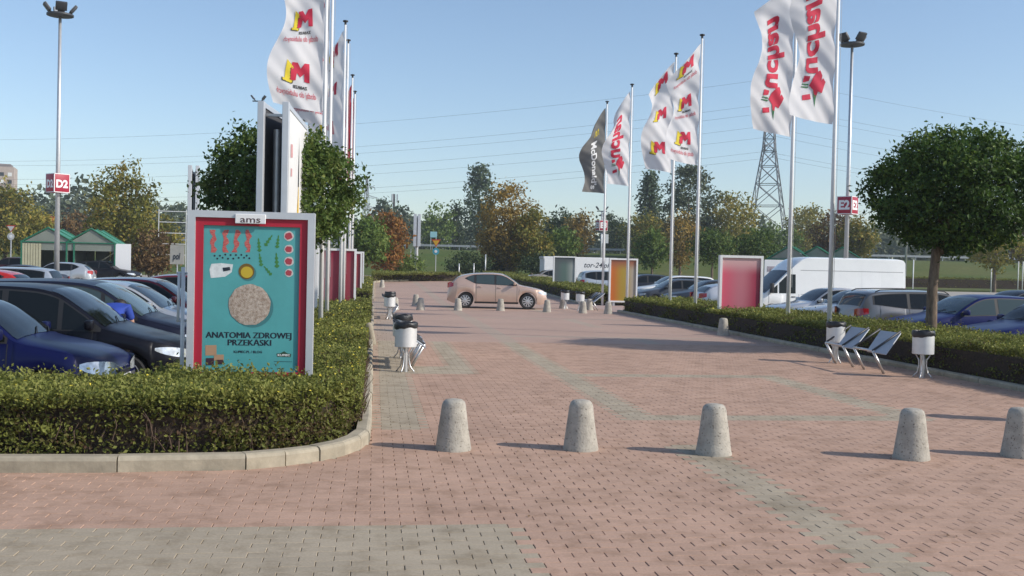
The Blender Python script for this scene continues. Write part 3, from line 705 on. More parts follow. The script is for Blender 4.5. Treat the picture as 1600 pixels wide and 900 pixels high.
def make_bench(label, t, u0, u1, side):
    """side=+1: back to the right hedge. runs from u1 (near) to u0 (far); local x = along, towards the camera, y = towards the hedge"""
    rz = AXIS + math.pi; L = u0 - u1
    root = thing('bench', label, 'bench', P(t, u0), rz, 'steel benches along the walk'); s = side
    z0 = .40; vx, vz = .50, .34; un = L / 2
    for k in range(2):
        o = k * un; n = Vector((0, -vz * s, vx)).normalized() * .014
        MB().tube([(o, 0, z0), (o + un * .62, 0, z0)], .022, 8).build('front_rail', M_STEEL, root, True)
        a, b_, c_, d_ = (Vector((o + .02, s * vx, z0 + vz)), Vector((o + un * .64, s * vx, z0 + vz)), Vector((o + un * 1.02, 0, z0)), Vector((o + un * .44, 0, z0)))
        m = MB(); up = [p + n * .6 - Vector((0, 0, .03)) for p in (a, b_, c_, d_)]; lo = [p - n * .6 - Vector((0, 0, .03)) for p in (a, b_, c_, d_)]
        m.add(up + lo, [(0, 1, 2, 3), (7, 6, 5, 4)] + [(i, 4 + i, 4 + (i + 1) % 4, (i + 1) % 4) for i in range(4)]).build('seat_panel', M_PANEL, root)
        for q in (0, un * .62):
            MB().tube([(o + q, -.01 * s, z0), (o + q, s * vx, z0 + vz)], .018, 8).build('arm', M_DARK, root, True)
            MB().tube([(o + q, 0, z0), (o + q, s * .22, 0.0)], .024, 8).build('leg', M_STEEL, root, True)
    return root
def bin_at(px, Y, label): p = on(px, Y); return make_bin(label, p, random.uniform(0, 3))
bin_at(1441, 17.25, 'silver litter bin at the near end of the right bench'); bin_at(1304.5, 19.75, 'silver litter bin at the far end of the right bench')
t_, u_a = TU_of(*on(1424, 17.55)[:2]); t2_, u_b = TU_of(*on(1314, 19.5)[:2])
make_bench('steel bench with slanting grey panels against the right hedge', (t_ + t2_) / 2 - .42, u_b + .12, u_b - 2.18, 1)
bin_at(1648, 12.2, 'silver litter bin just past the right picture edge, casting its shadow into view')
bin_at(633, 16.3, 'silver litter bin with a loose black bag at the near end of the left bench'); bin_at(628, 18.7, 'silver litter bin hidden behind the near left one')
make_bench('steel bench seen end on behind the left litter bin', .84, 18.6, 16.55, -1)
bin_at(608.5, 31.8, 'small far litter bin beside the left hedge'); make_bench('far steel bench behind the small left litter bin', .75, 34.0, 32.1, -1); bin_at(609, 34.4, 'farthest litter bin on the left hidden behind another bin')
bin_at(882.5, 42.9, 'left litter bin of the far right bench'); bin_at(906, 41.0, 'right litter bin of the far right bench'); make_bench('far steel bench between two bins at the right hedge', 8.95, 43.0, 41.1, 1)

# ------------------------------------------------------------------ lettering
_tx = {}
def text2d(body, bold=0.0, shear=0.0):
    """flat lettering as (verts, faces), width and height scaled to the cap height 1"""
    k = (body, bold, shear)
    if k in _tx: return _tx[k]
    cu = bpy.data.curves.new('lettering', 'FONT'); cu.body = body; cu.size = 1.0; cu.offset = bold; cu.shear = shear; cu.resolution_u = 3
    ob = bpy.data.objects.new('lettering', cu); COL.objects.link(ob); dg = bpy.context.evaluated_depsgraph_get(); me = ob.evaluated_get(dg).to_mesh()
    bm = bmesh.new(); bm.from_mesh(me); bmesh.ops.triangulate(bm, faces=bm.faces); bmesh.ops.remove_doubles(bm, verts=bm.verts, dist=.0005)
    v = [(q.co.x, q.co.y) for q in bm.verts]; bm.verts.index_update(); f = [[q.index for q in p.verts] for p in bm.faces]; bm.free()
    ob.evaluated_get(dg).to_mesh_clear(); COL.objects.unlink(ob); bpy.data.objects.remove(ob); bpy.data.curves.remove(cu)
    x0 = min(p[0] for p in v); x1 = max(p[0] for p in v); _tx[k] = ([(p[0] - x0, p[1]) for p in v], f, x1 - x0); return _tx[k]
def subdivide2d(v, f, mx):
    bm = bmesh.new(); bv = [bm.verts.new((p[0], p[1], 0)) for p in v]
    for q in f:
        try: bm.faces.new([bv[i] for i in q])
        except ValueError: pass
    for _ in range(5):
        e = [e for e in bm.edges if e.calc_length() > mx]
        if not e: break
        bmesh.ops.subdivide_edges(bm, edges=e, cuts=1); bmesh.ops.triangulate(bm, faces=[q for q in bm.faces if len(q.verts) > 3])
    bm.verts.index_update(); r = ([(q.co.x, q.co.y) for q in bm.verts], [[q.index for q in p.verts] for p in bm.faces]); bm.free(); return r
def put_text(name, body, width, cx, cz, yoff, m, parent, bold=.02, height=None, mirror=False, shear=0.0, thick=()):
    """lettering on an upright board: local x across, z up; -y faces the viewer"""
    v, f, w = text2d(body, bold, shear); k = width / w; hs = k if height is None else height / .7
    vv = [((p[0] * k - width / 2) * (-1 if mirror else 1) + cx, yoff, p[1] * hs - .35 * hs + cz) for p in v]
    b = MB().add(vv, f)
    for i, dx in enumerate(thick): b.add([(x + dx, y - .0002 * (i + 1), z) for x, y, z in vv], f)
    return b.build(name, m, parent)
def flatcol(n, c, rough=.55): return mat('print_' + n, c, rough)
INK = flatcol('ink', (.012, .02, .035)); WHT = flatcol('white', (.8, .8, .8)); REDP = flatcol('red', (.42, .012, .035))

# ------------------------------------------------------------------ poster boxes
def poster_sheet_mat(name, left, mid, right, top=None, bottom=None):
    """soft, out-of-focus print"""
    m = bpy.data.materials.new(name); m.use_nodes = True; nt = m.node_tree; b = nt.nodes['Principled BSDF']; N = nt.nodes.new; L = nt.links.new
    tc = N('ShaderNodeTexCoord'); sp = N('ShaderNodeSeparateXYZ'); L(tc.outputs['Generated'], sp.inputs[0])
    cr = N('ShaderNodeValToRGB'); e = cr.color_ramp.elements; e[0].position = .05; e[0].color = (*left, 1); e[1].position = .95; e[1].color = (*right, 1); q = e.new(.5); q.color = (*mid, 1); cr.color_ramp.interpolation = 'EASE'
    L(sp.outputs['X'], cr.inputs['Fac']); out = cr.outputs['Color']
    for c, a, z in ((top, .72, .98), (bottom, .22, .0)):
        if c is None: continue
        mr = N('ShaderNodeMapRange'); mr.interpolation_type = 'SMOOTHSTEP'; mr.inputs['From Min'].default_value = a; mr.inputs['From Max'].default_value = z; L(sp.outputs['Z'], mr.inputs['Value'])
        mx = N('ShaderNodeMixRGB'); L(mr.outputs['Result'], mx.inputs['Fac']); L(out, mx.inputs[1]); mx.inputs[2].default_value = (*c, 1); out = mx.outputs['Color']
    L(out, b.inputs['Base Color']); b.inputs['Roughness'].default_value = .35; return m
def frame_ring(b, w, h, t, d, z0, y0, mi=0):
    b.box((0, y0, z0 + h - t / 2), (w, d, t), mi=mi); b.box((0, y0, z0 + t / 2), (w, d, t), mi=mi)
    for s in (-1, 1): b.box((s * (w - t) / 2, y0, z0 + h / 2), (t, d, h - 2 * t), mi=mi)
def poster_box(label, loc, rz, sheet_m, frame_m, W=1.35, H=1.95, z0=.30, name='poster_box', group='poster boxes along the walk', inner=True):
    root = thing(name, label, 'poster box', loc, rz, group)
    b = MB(); frame_ring(b, W, H, .075, .17, z0, 0); b.build('frame', frame_m, root)
    MB().box((0, .03, z0 + H / 2), (W - .152, .06, H - .152)).build('back_panel', M_ALU, root)
    if inner:
        b = MB(); frame_ring(b, W - .152, H - .152, .085, .012, z0 + .076, -.052); b.build('border', REDP, root)
    k = .15 if not inner else .31
    MB().box((0, -.03, z0 + H / 2), (W - k - .004, .012, H - k - .004)).build('poster', sheet_m, root)
    for s in (-1, 1): MB().box((s * W * .32, 0, z0 / 2 - .05), (.1, .1, z0 + .1)).build('leg', M_GALV, root)
    return root
TEAL = mat('print_teal', (.088, .36, .37), .32, var=.08, scale=3)
pa = poster_box('tall poster box with red border and turquoise food advert in the left hedge', P(-1.36, 11.75, .02), TAXIS, TEAL, M_ALU, W=1.37, H=1.95, z0=.285)
def lq(px, py): return ((px + (py - 450) * .0227 - 396) / 141, (334.5 - py + (px - 396) * .03) / 139.5 + 2.235)   # photo measure -> sheet
def pr(name, m, poly, y=-.0375): return MB().add([(x, y, z) for x, z in poly], [tuple(range(len(poly)))]).build(name, m, pa)
def ell(cx, cz, rx, rz_, n=20, wob=0, ph=0): return [(cx + rx * (1 + wob * math.sin(5 * a + ph)) * math.cos(a), cz + rz_ * (1 + wob * math.sin(4 * a + ph)) * math.sin(a)) for a in [2 * math.pi * i / n for i in range(n)]]
MEAT = mat('print_bacon', (.40, .03, .035), .4, col2=(.60, .20, .17), scale=24, streak=.25); LEAFP = flatcol('rocket', (.05, .21, .05)); FIG = flatcol('fig', (.40, .05, .07)); FIGW = flatcol('fig_rim', (.62, .55, .53))
FETA = mat('print_cheese', (.68, .72, .72), .4, var=.14, scale=20); OIL = flatcol('oil', (.55, .40, .03)); OILD = flatcol('oil_dish', (.17, .10, .015))
CAKE = mat('print_rice_cake', (.27, .19, .14), .7, col2=(.60, .51, .43), scale=30, bump=.7); KRAFT = flatcol('kraft', (.45, .27, .16)); JAR = flatcol('jar', (.05, .02, .03)); SHD = flatcol('ink_shadow', (.05, .20, .215))
for i, x in enumerate((338, 356.5, 373, 391)):
    c, z = lq(x, 380); k = (.0, .004, .028, .0)[i]
    ed = [(j, .024 + .010 * math.sin(2.1 * j + i), .05 * k * (j - 3) + .006 * math.sin(1.7 * j + 2 * i)) for j in range(8)]; m_ = MB(); v_ = [q for j, w, o in ed for q in ((c + o * 2 - w, -.0375, z - .125 + j * .036), (c + o * 2 + w, -.0375, z - .125 + j * .036))]
    m_.add(v_, [(2 * j, 2 * j + 1, 2 * j + 3, 2 * j + 2) for j in range(7)]).build('printed_bacon', MEAT, pa)
for i in range(14):
    c, z = lq(340 + 53 * i / 13, 404 + (2.6 if i % 2 else -2.2) + random.uniform(-1, 1)); pr('printed_peppercorn', INK, ell(c, z, .011, .011, 8))
for (x, y, a, l) in ((408, 386, 6, 1), (423, 379, -32, .95), (437, 381, -6, .95), (410, 409, 10, .95), (421, 426, 40, .85), (435, 410, 4, 1.1)):
    c, z = lq(x, y); pts = [((.006, .05, .012, .042, .012, .034, .010, .016, .0)[k] * l * .55, (-.08 + .02 * k) * l) for k in range(9)]; c_, s_ = math.cos(R(a)), math.sin(R(a)); bm = MB()
    for k in range(8): bm.add([(c + p[0] * c_ - p[1] * s_, -.0375, z + p[0] * s_ + p[1] * c_) for p in ((-pts[k][0], pts[k][1]), (pts[k][0], pts[k][1]), (pts[k+1][0], pts[k+1][1]), (-pts[k+1][0], pts[k+1][1]))], [(0, 1, 2, 3)])
    bm.build('printed_leaf', LEAFP, pa)
for (y, rx) in ((372.5, .055), (393, .05), (412, .053), (430, .046)):
    c, z = lq(454, y); pr('printed_fig', FIGW, ell(c, z, rx, rx, 18, .05, y)); pr('printed_fig_core', FIG, ell(c - .003, z, rx * .74, rx * .7, 18, .1, y * .7), -.039)
pr('printed_cheese', FETA, [lq(*p) for p in ((334, 437), (332, 424), (335, 415), (350, 414), (368, 416), (366, 428), (356, 435))])
pr('printed_label', INK, [lq(*p) for p in ((353, 427), (352, 421), (363, 420), (364, 425))], -.039)
c, z = lq(388.5, 427); pr('printed_shadow', SHD, ell(c + .02, z - .02, .088, .088)); pr('printed_dish', OILD, ell(c, z, .086, .088), -.039); pr('printed_oil', OIL, ell(c + .004, z - .01, .066, .064), -.0405)
c, z = lq(393, 479); pr('printed_shadow', SHD, ell(c + .035, z - .03, .225, .225, 36))
b = MB(); n = 40; vs_ = [(c, -.0415, z)]; fs = []
for j in range(1, 9):
    for k in range(n): a = 2 * math.pi * k / n; rr = .229 * j / 8 * (1 + (.012 * math.sin(9 * a) + .01 * math.sin(14 * a) if j == 8 else 0)); vs_.append((c + rr * math.cos(a), -.0395 if j == 8 else -.042, z + rr * math.sin(a)))
for k in range(n): fs.append((0, 1 + k, 1 + (k + 1) % n))
for j in range(7):
    for k in range(n): fs.append((1 + j*n + k, 1 + (j+1)*n + k, 1 + (j+1)*n + (k+1) % n, 1 + j*n + (k+1) % n))
b.add(vs_, fs).build('printed_rice_cake', CAKE, pa)
def put(nm, body, w, px, py, h, m=INK, bold=.025, y=-.0375, thick=()): c, z = lq(px, py); return put_text(nm, body, w, c, z, y, m, pa, bold, h, thick=thick)
put('headline', 'ANATOMIA ZDROWEJ', .93, 391, 526.5, .066, bold=0, thick=(.004, .008)); put('headline', 'PRZEKĄSKI', .47, 392, 538, .066, bold=0, thick=(.004, .008)); put('web_address', 'KUPIEC.PL / BLOG', .31, 390, 552.5, .026, bold=.03)
GRN = flatcol('badge_green', (.02, .07, .04)); pr('badge', GRN, [lq(*p) for p in ((435, 561), (456, 562), (457, 557), (451, 556), (446, 552.5), (440, 555.5), (434, 556))]); put('badge_text', 'KUPIEC', .135, 445.5, 558.6, .022, WHT, .03, -.039)
pr('badge_line', INK, [lq(*p) for p in ((430, 568), (458, 569), (458, 569.6), (430, 568.6))])
for (x0, y0, x1, y1, m) in ((325, 541, 342, 557, KRAFT), (338, 556, 353, 565, KRAFT), (326, 561, 338, 572, JAR), (341, 564, 352, 571, JAR)): pr('printed_pack', m, [lq(x0, y1), lq(x1, y1), lq(x1, y0), lq(x0, y0)], -.0375 - (.0015 if m is JAR else 0))
c, z = lq(396, 346); MB().bbox((c, -.094, z), (.33, .02, .105), .006).build('name_plate', WHT, pa)
put_text('name_plate_text', 'ams', .22, c, z - .005, -.1055, mat('print_grey_letter', (.09, .05, .055), .5), pa, .012, .07)
for (lab, t, u, cols) in (
    ('red poster box behind the tall turquoise one on the left', -2.30, 30.0, ((.40, .12, .16), (.55, .2, .25), (.5, .3, .3))),
    ('blurred crimson poster box with pale edge in the left flower strip', -1.32, 36.6, ((.34, .20, .22), (.33, .035, .06), (.30, .05, .07))),
    ('narrow red and orange poster box behind the crimson one', -1.28, 49.5, ((.45, .1, .05), (.5, .28, .06), (.30, .03, .05))),
    ('farthest red poster box on the left strip', -1.27, 57.5, ((.35, .1, .12), (.4, .05, .1), (.30, .03, .05)))):
    top = (.30, .02, .05); poster_box(lab, P(t, u, .03), TAXIS, poster_sheet_mat('print_' + str(u), *cols, top=top), M_WHITEM, H=2.06, z0=.14, inner=False)
for (lab, px, Y, cols, top, bot) in (
    ('pink and crimson poster box in the right hedge beside the van', 1155, 31.0, ((.62, .10, .16), (.50, .16, .20), (.33, .02, .06)), (.62, .38, .38), (.52, .25, .27)),
    ('yellow brown poster box with red border in the right hedge', 972.5, 48, ((.50, .13, .02), (.38, .26, .035), (.40, .34, .27)), (.30, .10, .05), None),
    ('grey green poster box, farthest on the right hedge', 881, 60.5, ((.10, .115, .12), (.10, .155, .135), (.32, .34, .32)), (.08, .09, .095), None)):
    x, y, z = on(px, Y); poster_box(lab, (x, y, z + .02), TAXIS, poster_sheet_mat('print_' + str(px), *cols, top=top, bottom=bot), M_WHITEM, W=1.36, H=2.06, z0=.14, inner=False)

# ------------------------------------------------------------------ tall billboards
M_BACK = mat('billboard_back', (.07, .07, .075), .7); M_BILL = mat('billboard_print', (.74, .74, .73), .5, var=.05, scale=1.5)
def billboard(label, a, ang, ln, z0, z1, gap, post=True, spread=.35, edge=.13):
    """two boards back to back, seen nearly edge on. a: near end on the ground"""
    root = thing('billboard', label, 'billboard', a, ang)
    for s in (-1, 1):
        M = Matrix.Rotation(s * -spread / ln, 3, 'Z'); y0 = s * gap / 2
        b = MB(); c = M @ Vector((ln / 2, 0, 0)); b.box((c.x, c.y + y0, (z0 + z1) / 2), (ln, .05, z1 - z0), -s * spread / ln); pn = b.build('panel', M_BACK, root)
        n = M @ Vector((0, s * .03, 0)); b = MB(); b.box((c.x + n.x, c.y + y0 + n.y, (z0 + z1) / 2), (ln - .1, .012, z1 - z0 - .12), -s * spread / ln); b.build('print', M_BILL, pn)
        b = MB()
        for x in (0, ln): q = M @ Vector((x, 0, 0)); b.bbox((q.x, q.y + y0, (z0 + z1) / 2), (.13, edge - .01, z1 - z0 + .1), .01, -s * spread / ln)
        for z in (z0, z1): b.box((c.x, c.y + y0, z), (ln, .09, .09), -s * spread / ln)
        b.build('frame', M_ALU, pn)
    for z in (z1 - .15, z0 + .2):
        for x in (.3, ln - .3): MB().box((x, 0, z), (.05, gap, .05)).build('brace', M_GALV, root)
    if post == 1: MB().tube([(ln / 2, 0, -.4), (ln / 2, 0, z0 + .5)], .17, 14).build('pole', M_GALV, root, 40)
    else:
        for x in (.4, ln - .4): MB().tube([(x, 0, -.3), (x, 0, z1 - .4)], .07, 10).build('pole', M_GALV, root, 40)
    return root
p = on(421, 18.6); bb = billboard('tall double billboard with dark gap rising behind the turquoise poster', p, R(93.0), 3.1, 1.0, 4.55, .44, 2, .12)
GOLD = flatcol('gold', (.75, .48, .05))
for (nm, m, poly) in (('printed_flame', GOLD, [(1.5, 2.3), (1.9, 2.3), (1.75, 3.3)]), ('printed_spike', INK, [(1.66, 3.2), (1.80, 3.2), (1.75, 4.2)]), ('printed_mark', flatcol('faded_red', (.62, .33, .33)), [(.45, 3.65), (.75, 3.68), (.72, 3.92), (.45, 3.9)]), ('printed_mark', flatcol('faded_red', (.62, .33, .33)), [(.5, 3.3), (.7, 3.32), (.7, 3.46), (.52, 3.46)])):
    MB().add([(x, -.264 + .12 / 3.1 * x, z) for x, z in poly], [tuple(range(len(poly)))]).build(nm, m, bb)
p = on(299, 31.4, LOT); billboard('narrow edge on billboard left of the turquoise poster', p, R(107), 2.6, 1.4, 4.75, .22, 2, .05)
p = on(650, 95, -.3); billboard('small distant edge on billboard on a single pole beyond the walk', p, R(95.6), 5.0, 3.2, 6.1, .38, 1, .1, .30)
# white tube sign frame beside the turquoise poster
p = P(-2.14, 11.95, 0); r_ = thing('tube_frame', 'white tubular sign frame on a post left of the turquoise poster', 'sign frame', p, TAXIS)
MB().tube([(0, 0, -.1), (0, 0, 1.62)], .022, 10).build('post', M_WHITEM, r_, True)
for z in (1.55, 1.02): MB().tube([(.05, 0, z), (-.07, -.0, z)], .014, 8).build('bracket', M_GALV, r_, True)
MB().tube([(-.05, 0, 1.0), (-.045, 0, 1.57)], .016, 8).build('side_tube', M_WHITEM, r_, True)
# ------------------------------------------------------------------ flag poles and flags
M_CLOTH = mat('flag_cloth', (.80, .79, .80), .8); M_CLOTHG = mat('grey_flag_cloth', (.19, .185, .175), .8); M_CLOTHR = mat('red_flag_cloth', (.50, .02, .035), .8)
for m_ in (M_CLOTH, M_CLOTHG, M_CLOTHR):
    nt = m_.node_tree; b_ = nt.nodes['Principled BSDF']; tr = nt.nodes.new('ShaderNodeBsdfTranslucent'); mx = nt.nodes.new('ShaderNodeMixShader'); mx.inputs['Fac'].default_value = .35
    tr.inputs['Color'].default_value = b_.inputs['Base Color'].default_value; nt.links.new(b_.outputs['BSDF'], mx.inputs[1]); nt.links.new(tr.outputs['BSDF'], mx.inputs[2]); nt.links.new(mx.outputs['Shader'], nt.nodes['Material Output'].inputs['Surface'])
FRED = mat('flag_red', (.52, .022, .06), .8); FYEL = mat('flag_yellow', (.66, .52, .03), .8); FBLK = mat('flag_black', (.02, .02, .02), .8); FGRN = mat('flag_green', (.03, .16, .06), .8); FWHT = mat('flag_white', (.78, .78, .77), .8)
POLE_H = 9.4; FW, FH = 1.32, 4.0
def flag_fn(ph, ztop, ang, droop=1.25, wid=.84):
    o = Vector((math.cos(ang), math.sin(ang))); nv = Vector((-o.y, o.x))
    def f(p, q, off=0.0):
        """p: metres out from the pole, q: metres down from the top"""
        a = p / FW; b = q / FH; a_ = max(0, min(1, a))
        out = p * (wid + .07 * math.sin(2.2 * b * 3 + ph)) * (1 - .18 * (1 - b) ** 3)
        z = ztop - q - droop * (a_ ** 1.15) * max(0, 1 - b) ** 1.5 + .10 * a_ * b - .05 * math.sin(3 * a_ + ph) * a_
        w = a_ ** .8 * (.15 * math.sin(5.2 * b + 2.0 * a_ + ph) + .07 * math.sin(9.5 * b - 4.0 * a_ + 2 * ph)) + .028 * math.sin(19 * (b * 1.15 + a_ * .42) + ph) * (1 - .55 * a_) + .011 * math.sin(47 * (b + a_ * .38) + 2.3 * ph) * (1 - .4 * a_) + .035 * a_ * math.sin(6.5 * a_ + 7 * b)
        e = .12 * a_ ** 3 * math.sin(8 * b + ph)
        return Vector((o.x * (out + .06 + e) + nv.x * (w + off), o.y * (out + .06 + e) + nv.y * (w + off), z))
    return f
def flag_print(nm, v, f, fn, m, parent):
    v, f = subdivide2d(v, f, .05); b = MB()
    for s in (.013, -.013): b.add([fn(p, q, s) for p, q in v], f)
    return b.build(nm, m, parent, True)
ONE = [(.0, -.02), (-.03, .08), (.06, .10), (.06, .50), (-.04, .48), (-.02, .58), (.20, .80), (.24, .12), (.31, .14), (.32, .04)]
MSH = [(0, 0), (.19, .03), (.21, .30), (.345, .16), (.47, .30), (.50, .03), (.70, 0), (.66, .66), (.47, .66), (.345, .46), (.22, .66), (.04, .66)]
from mathutils.geometry import tessellate_polygon
def tri_poly(poly): return [tuple(p) for p in poly], [list(q) for q in tessellate_polygon([[Vector((x, y, 0)) for x, y in poly]])]
def mall_logo(fn, parent, q0, detail):
    def put_(nm, poly, m, dp, dq, k=1.0, grow=0.0):
        v, f = tri_poly(poly); cx = sum(p[0] for p in v) / len(v); cy = sum(p[1] for p in v) / len(v)
        v = [(dp + (x + (x - cx) * grow) * k, dq - (y + (y - cy) * grow) * k) for x, y in v]; flag_print(nm, v, f, fn, m, parent)
    put_('printed_letter', MSH, FRED, .33, q0 + .27, .70); put_('printed_digit', ONE, FYEL, .77, q0 + .33, .72)
    b = .018
    for i in range(len(ONE)):   # dark outline of the digit
        (x0, y0), (x1, y1) = ONE[i], ONE[(i + 1) % len(ONE)]; d = math.hypot(x1 - x0, y1 - y0); nx, ny = -(y1 - y0) / d * b, (x1 - x0) / d * b
        if i in (0, 1, 2, 3, 4, 8, 9): put_('printed_outline', [(x0 - nx, y0 - ny), (x1 - nx, y1 - ny), (x1 + nx, y1 + ny), (x0 + nx, y0 + ny)], FBLK, .77, q0 + .33, .72)
    if detail:
        v, f, w = text2d('ZABRZE', .03); k = .36 / w; flag_print('printed_town', [(.38 + x * k, q0 + .44 - y * k) for x, y in v], f, fn, FBLK, parent)
        v, f, w = text2d('dodaj do ulubionych', 0, .35); k = .98 / w; flag_print('printed_slogan', [(.16 + x * k, q0 + .64 - y * k * 1.7) for x, y in v], f, fn, FRED, parent)
def shop_name(fn, parent):
    v, f, w = text2d('uchan', .035); k = 2.15 / w; s = .62 / .75; flag_print('printed_name', [(.92 - y * s, 2.78 - x * k) for x, y in v], f, fn, FRED, parent)
    def poly(nm, pts, m): vv, ff = tri_poly(pts); flag_print(nm, vv, ff, fn, m, parent)
    poly('printed_letter_leg', [(.96, 3.52), (.96, 3.38), (.74, 3.32), (.72, 3.46)], FRED); poly('printed_letter_leg', [(.42, 3.30), (.28, 3.02), (.36, 2.92), (.52, 3.10), (.62, 3.22)], FRED)
    poly('printed_letter_bar', [(.96, 3.02), (.95, 2.84), (.78, 2.86), (.80, 2.98)], FRED)
    poly('printed_bird', [(.44, 2.72), (.56, 2.76), (.70, 2.92), (.78, 3.10), (.66, 3.22), (.62, 3.40), (.56, 3.38), (.52, 3.16), (.42, 2.98), (.38, 2.86)], FRED)
    poly('printed_tail', [(.62, 3.34), (.66, 3.22), (.60, 3.66), (.56, 3.36)], FGRN); poly('printed_feather', [(.98, 3.08), (.98, 3.05), (.80, 3.06), (.80, 3.10)], FGRN); poly('printed_feather', [(1.0, 3.16), (1.0, 3.13), (.80, 3.13), (.80, 3.17)], FGRN)
def burger_name(fn, parent):
    v, f, w = text2d("McDonald's", .03); k = 2.5 / w; flag_print('printed_name', [(.78 - y * .42, 1.35 + x * k) for x, y in v], f, fn, FWHT, parent)
    for c in (.46, .60): vv, ff = tri_poly([(c - .07, 1.1), (c - .04, .8), (c, .72), (c + .04, .8), (c + .07, 1.1), (c + .04, 1.1), (c + .02, .86), (c - .02, .86), (c - .04, 1.1)]); flag_print('printed_arch', vv, ff, fn, FYEL, parent)
def make_flag(plabel, flabel, t, u, kind, ph, detail=1, ang=None, droop=1.25):
    loc = P(t, u, .05); pole = thing('flagpole', plabel, 'flagpole', loc, 0, 'flagpoles along the walk')
    MB().tube([(0, 0, -.3), (0, 0, 4), (0, 0, POLE_H)], [.057, .05, .036], 12).build('shaft', M_WHITEM, pole, True)
    MB().lathe([(.035, POLE_H - .1), (.038, POLE_H + .04), (.085, POLE_H + .05), (.085, POLE_H + .09), (.02, POLE_H + .11)], 12).build('cap', M_BLACK, pole, 40)
    MB().tube([(.075, -.02, 1.3), (.075, -.02, POLE_H - .05)], .006, 5).build('halyard', M_GALV, pole)
    ang = R(172) if ang is None else R(ang); fn = flag_fn(ph, POLE_H - .22, ang, droop)
    fl = thing('flag', flabel, 'flag', loc, 0, 'tall banner flags on the poles'); na, nb = 34, 110
    V = [fn(FW * i / na, FH * j / nb) for j in range(nb + 1) for i in range(na + 1)]
    cl = {'burger': M_CLOTHG, 'red': M_CLOTHR}.get(kind, M_CLOTH)
    MB().add(V, [(j*(na+1)+i, j*(na+1)+i+1, (j+1)*(na+1)+i+1, (j+1)*(na+1)+i) for j in range(nb) for i in range(na)]).build('cloth', cl, fl, True)
    if kind == 'mall':
        for q in (.55, 1.97, 3.36): mall_logo(fn, fl, q - .28, detail)
    elif kind == 'shop': shop_name(fn, fl)
    elif kind == 'burger': burger_name(fn, fl)
    return fl
def tu_px(px, Y): x, y, z = on(px, Y); return TU_of(x, y)
RP = [tu_px(1294.5, 24.1), tu_px(1230, 26.5), tu_px(1085.5, 34.0), tu_px(1046, 37.0), tu_px(979, 43.3), tu_px(941, 48.0)]
LP = [tu_px(500.5, 24.1), tu_px(510, 26.5), tu_px(531, 33.2), tu_px(536, 36.0), tu_px(544, 42.6), tu_px(548.5, 46.7)]
make_flag('white flagpole rising from the hedge beside the far bin of the right bench', 'white flag with red lettering and bird, rightmost of all flags', *RP[0], 'shop', .4, 1, 198, .9)
make_flag('white flagpole in front of the cab of the white van', 'white flag with red lettering and bird, second from the right', *RP[1], 'shop', 2.1, 1, 195, .9)
make_flag('white flagpole just left of the pink poster box', 'white flag with red and yellow logos, right one of the middle pair', *RP[2], 'mall', 1.2, 1, 199)
make_flag('white flagpole between the yellow poster box and the pink poster box', 'white flag with red and yellow logos, left one of the middle pair', *RP[3], 'mall', 3.0, 0, 196)
make_flag('white flagpole in front of the yellow poster box', 'white flag with red lettering, right one of the far pair', *RP[4], 'shop', 4.2, 0, 200)
make_flag('white flagpole left of the yellow poster box, farthest on the right', 'dark grey flag with white lettering', *RP[5], 'burger', 5.0, 0, 196)
make_flag('nearest white flagpole on the left, behind the round tree', 'nearest left white flag with large mirrored red and yellow logos', *LP[0], 'mall', 1.9, 1, 197, .8)
make_flag('second white flagpole on the left, close beside the nearest', 'white flag partly hidden behind the nearest left flag', *LP[1], 'mall', 3.6, 1, 194, .8)
make_flag('third white flagpole on the left, tallest with its black cap in view', 'plain looking white flag on the third left pole', *LP[2], 'mall', 2.6, 0, 150)
make_flag('fourth white flagpole on the left, cap just right of the third', 'white flag on the fourth left pole, seen edge on', *LP[3], 'mall', .6, 0, 140)
make_flag('fifth white flagpole on the left beside a red flag', 'red flag on the fifth left pole, seen edge on', *LP[4], 'red', 4.6, 0, 128)
make_flag('last and lowest white flagpole on the left', 'red flag on the last left pole, seen edge on', *LP[5], 'red', 1.1, 0, 128)

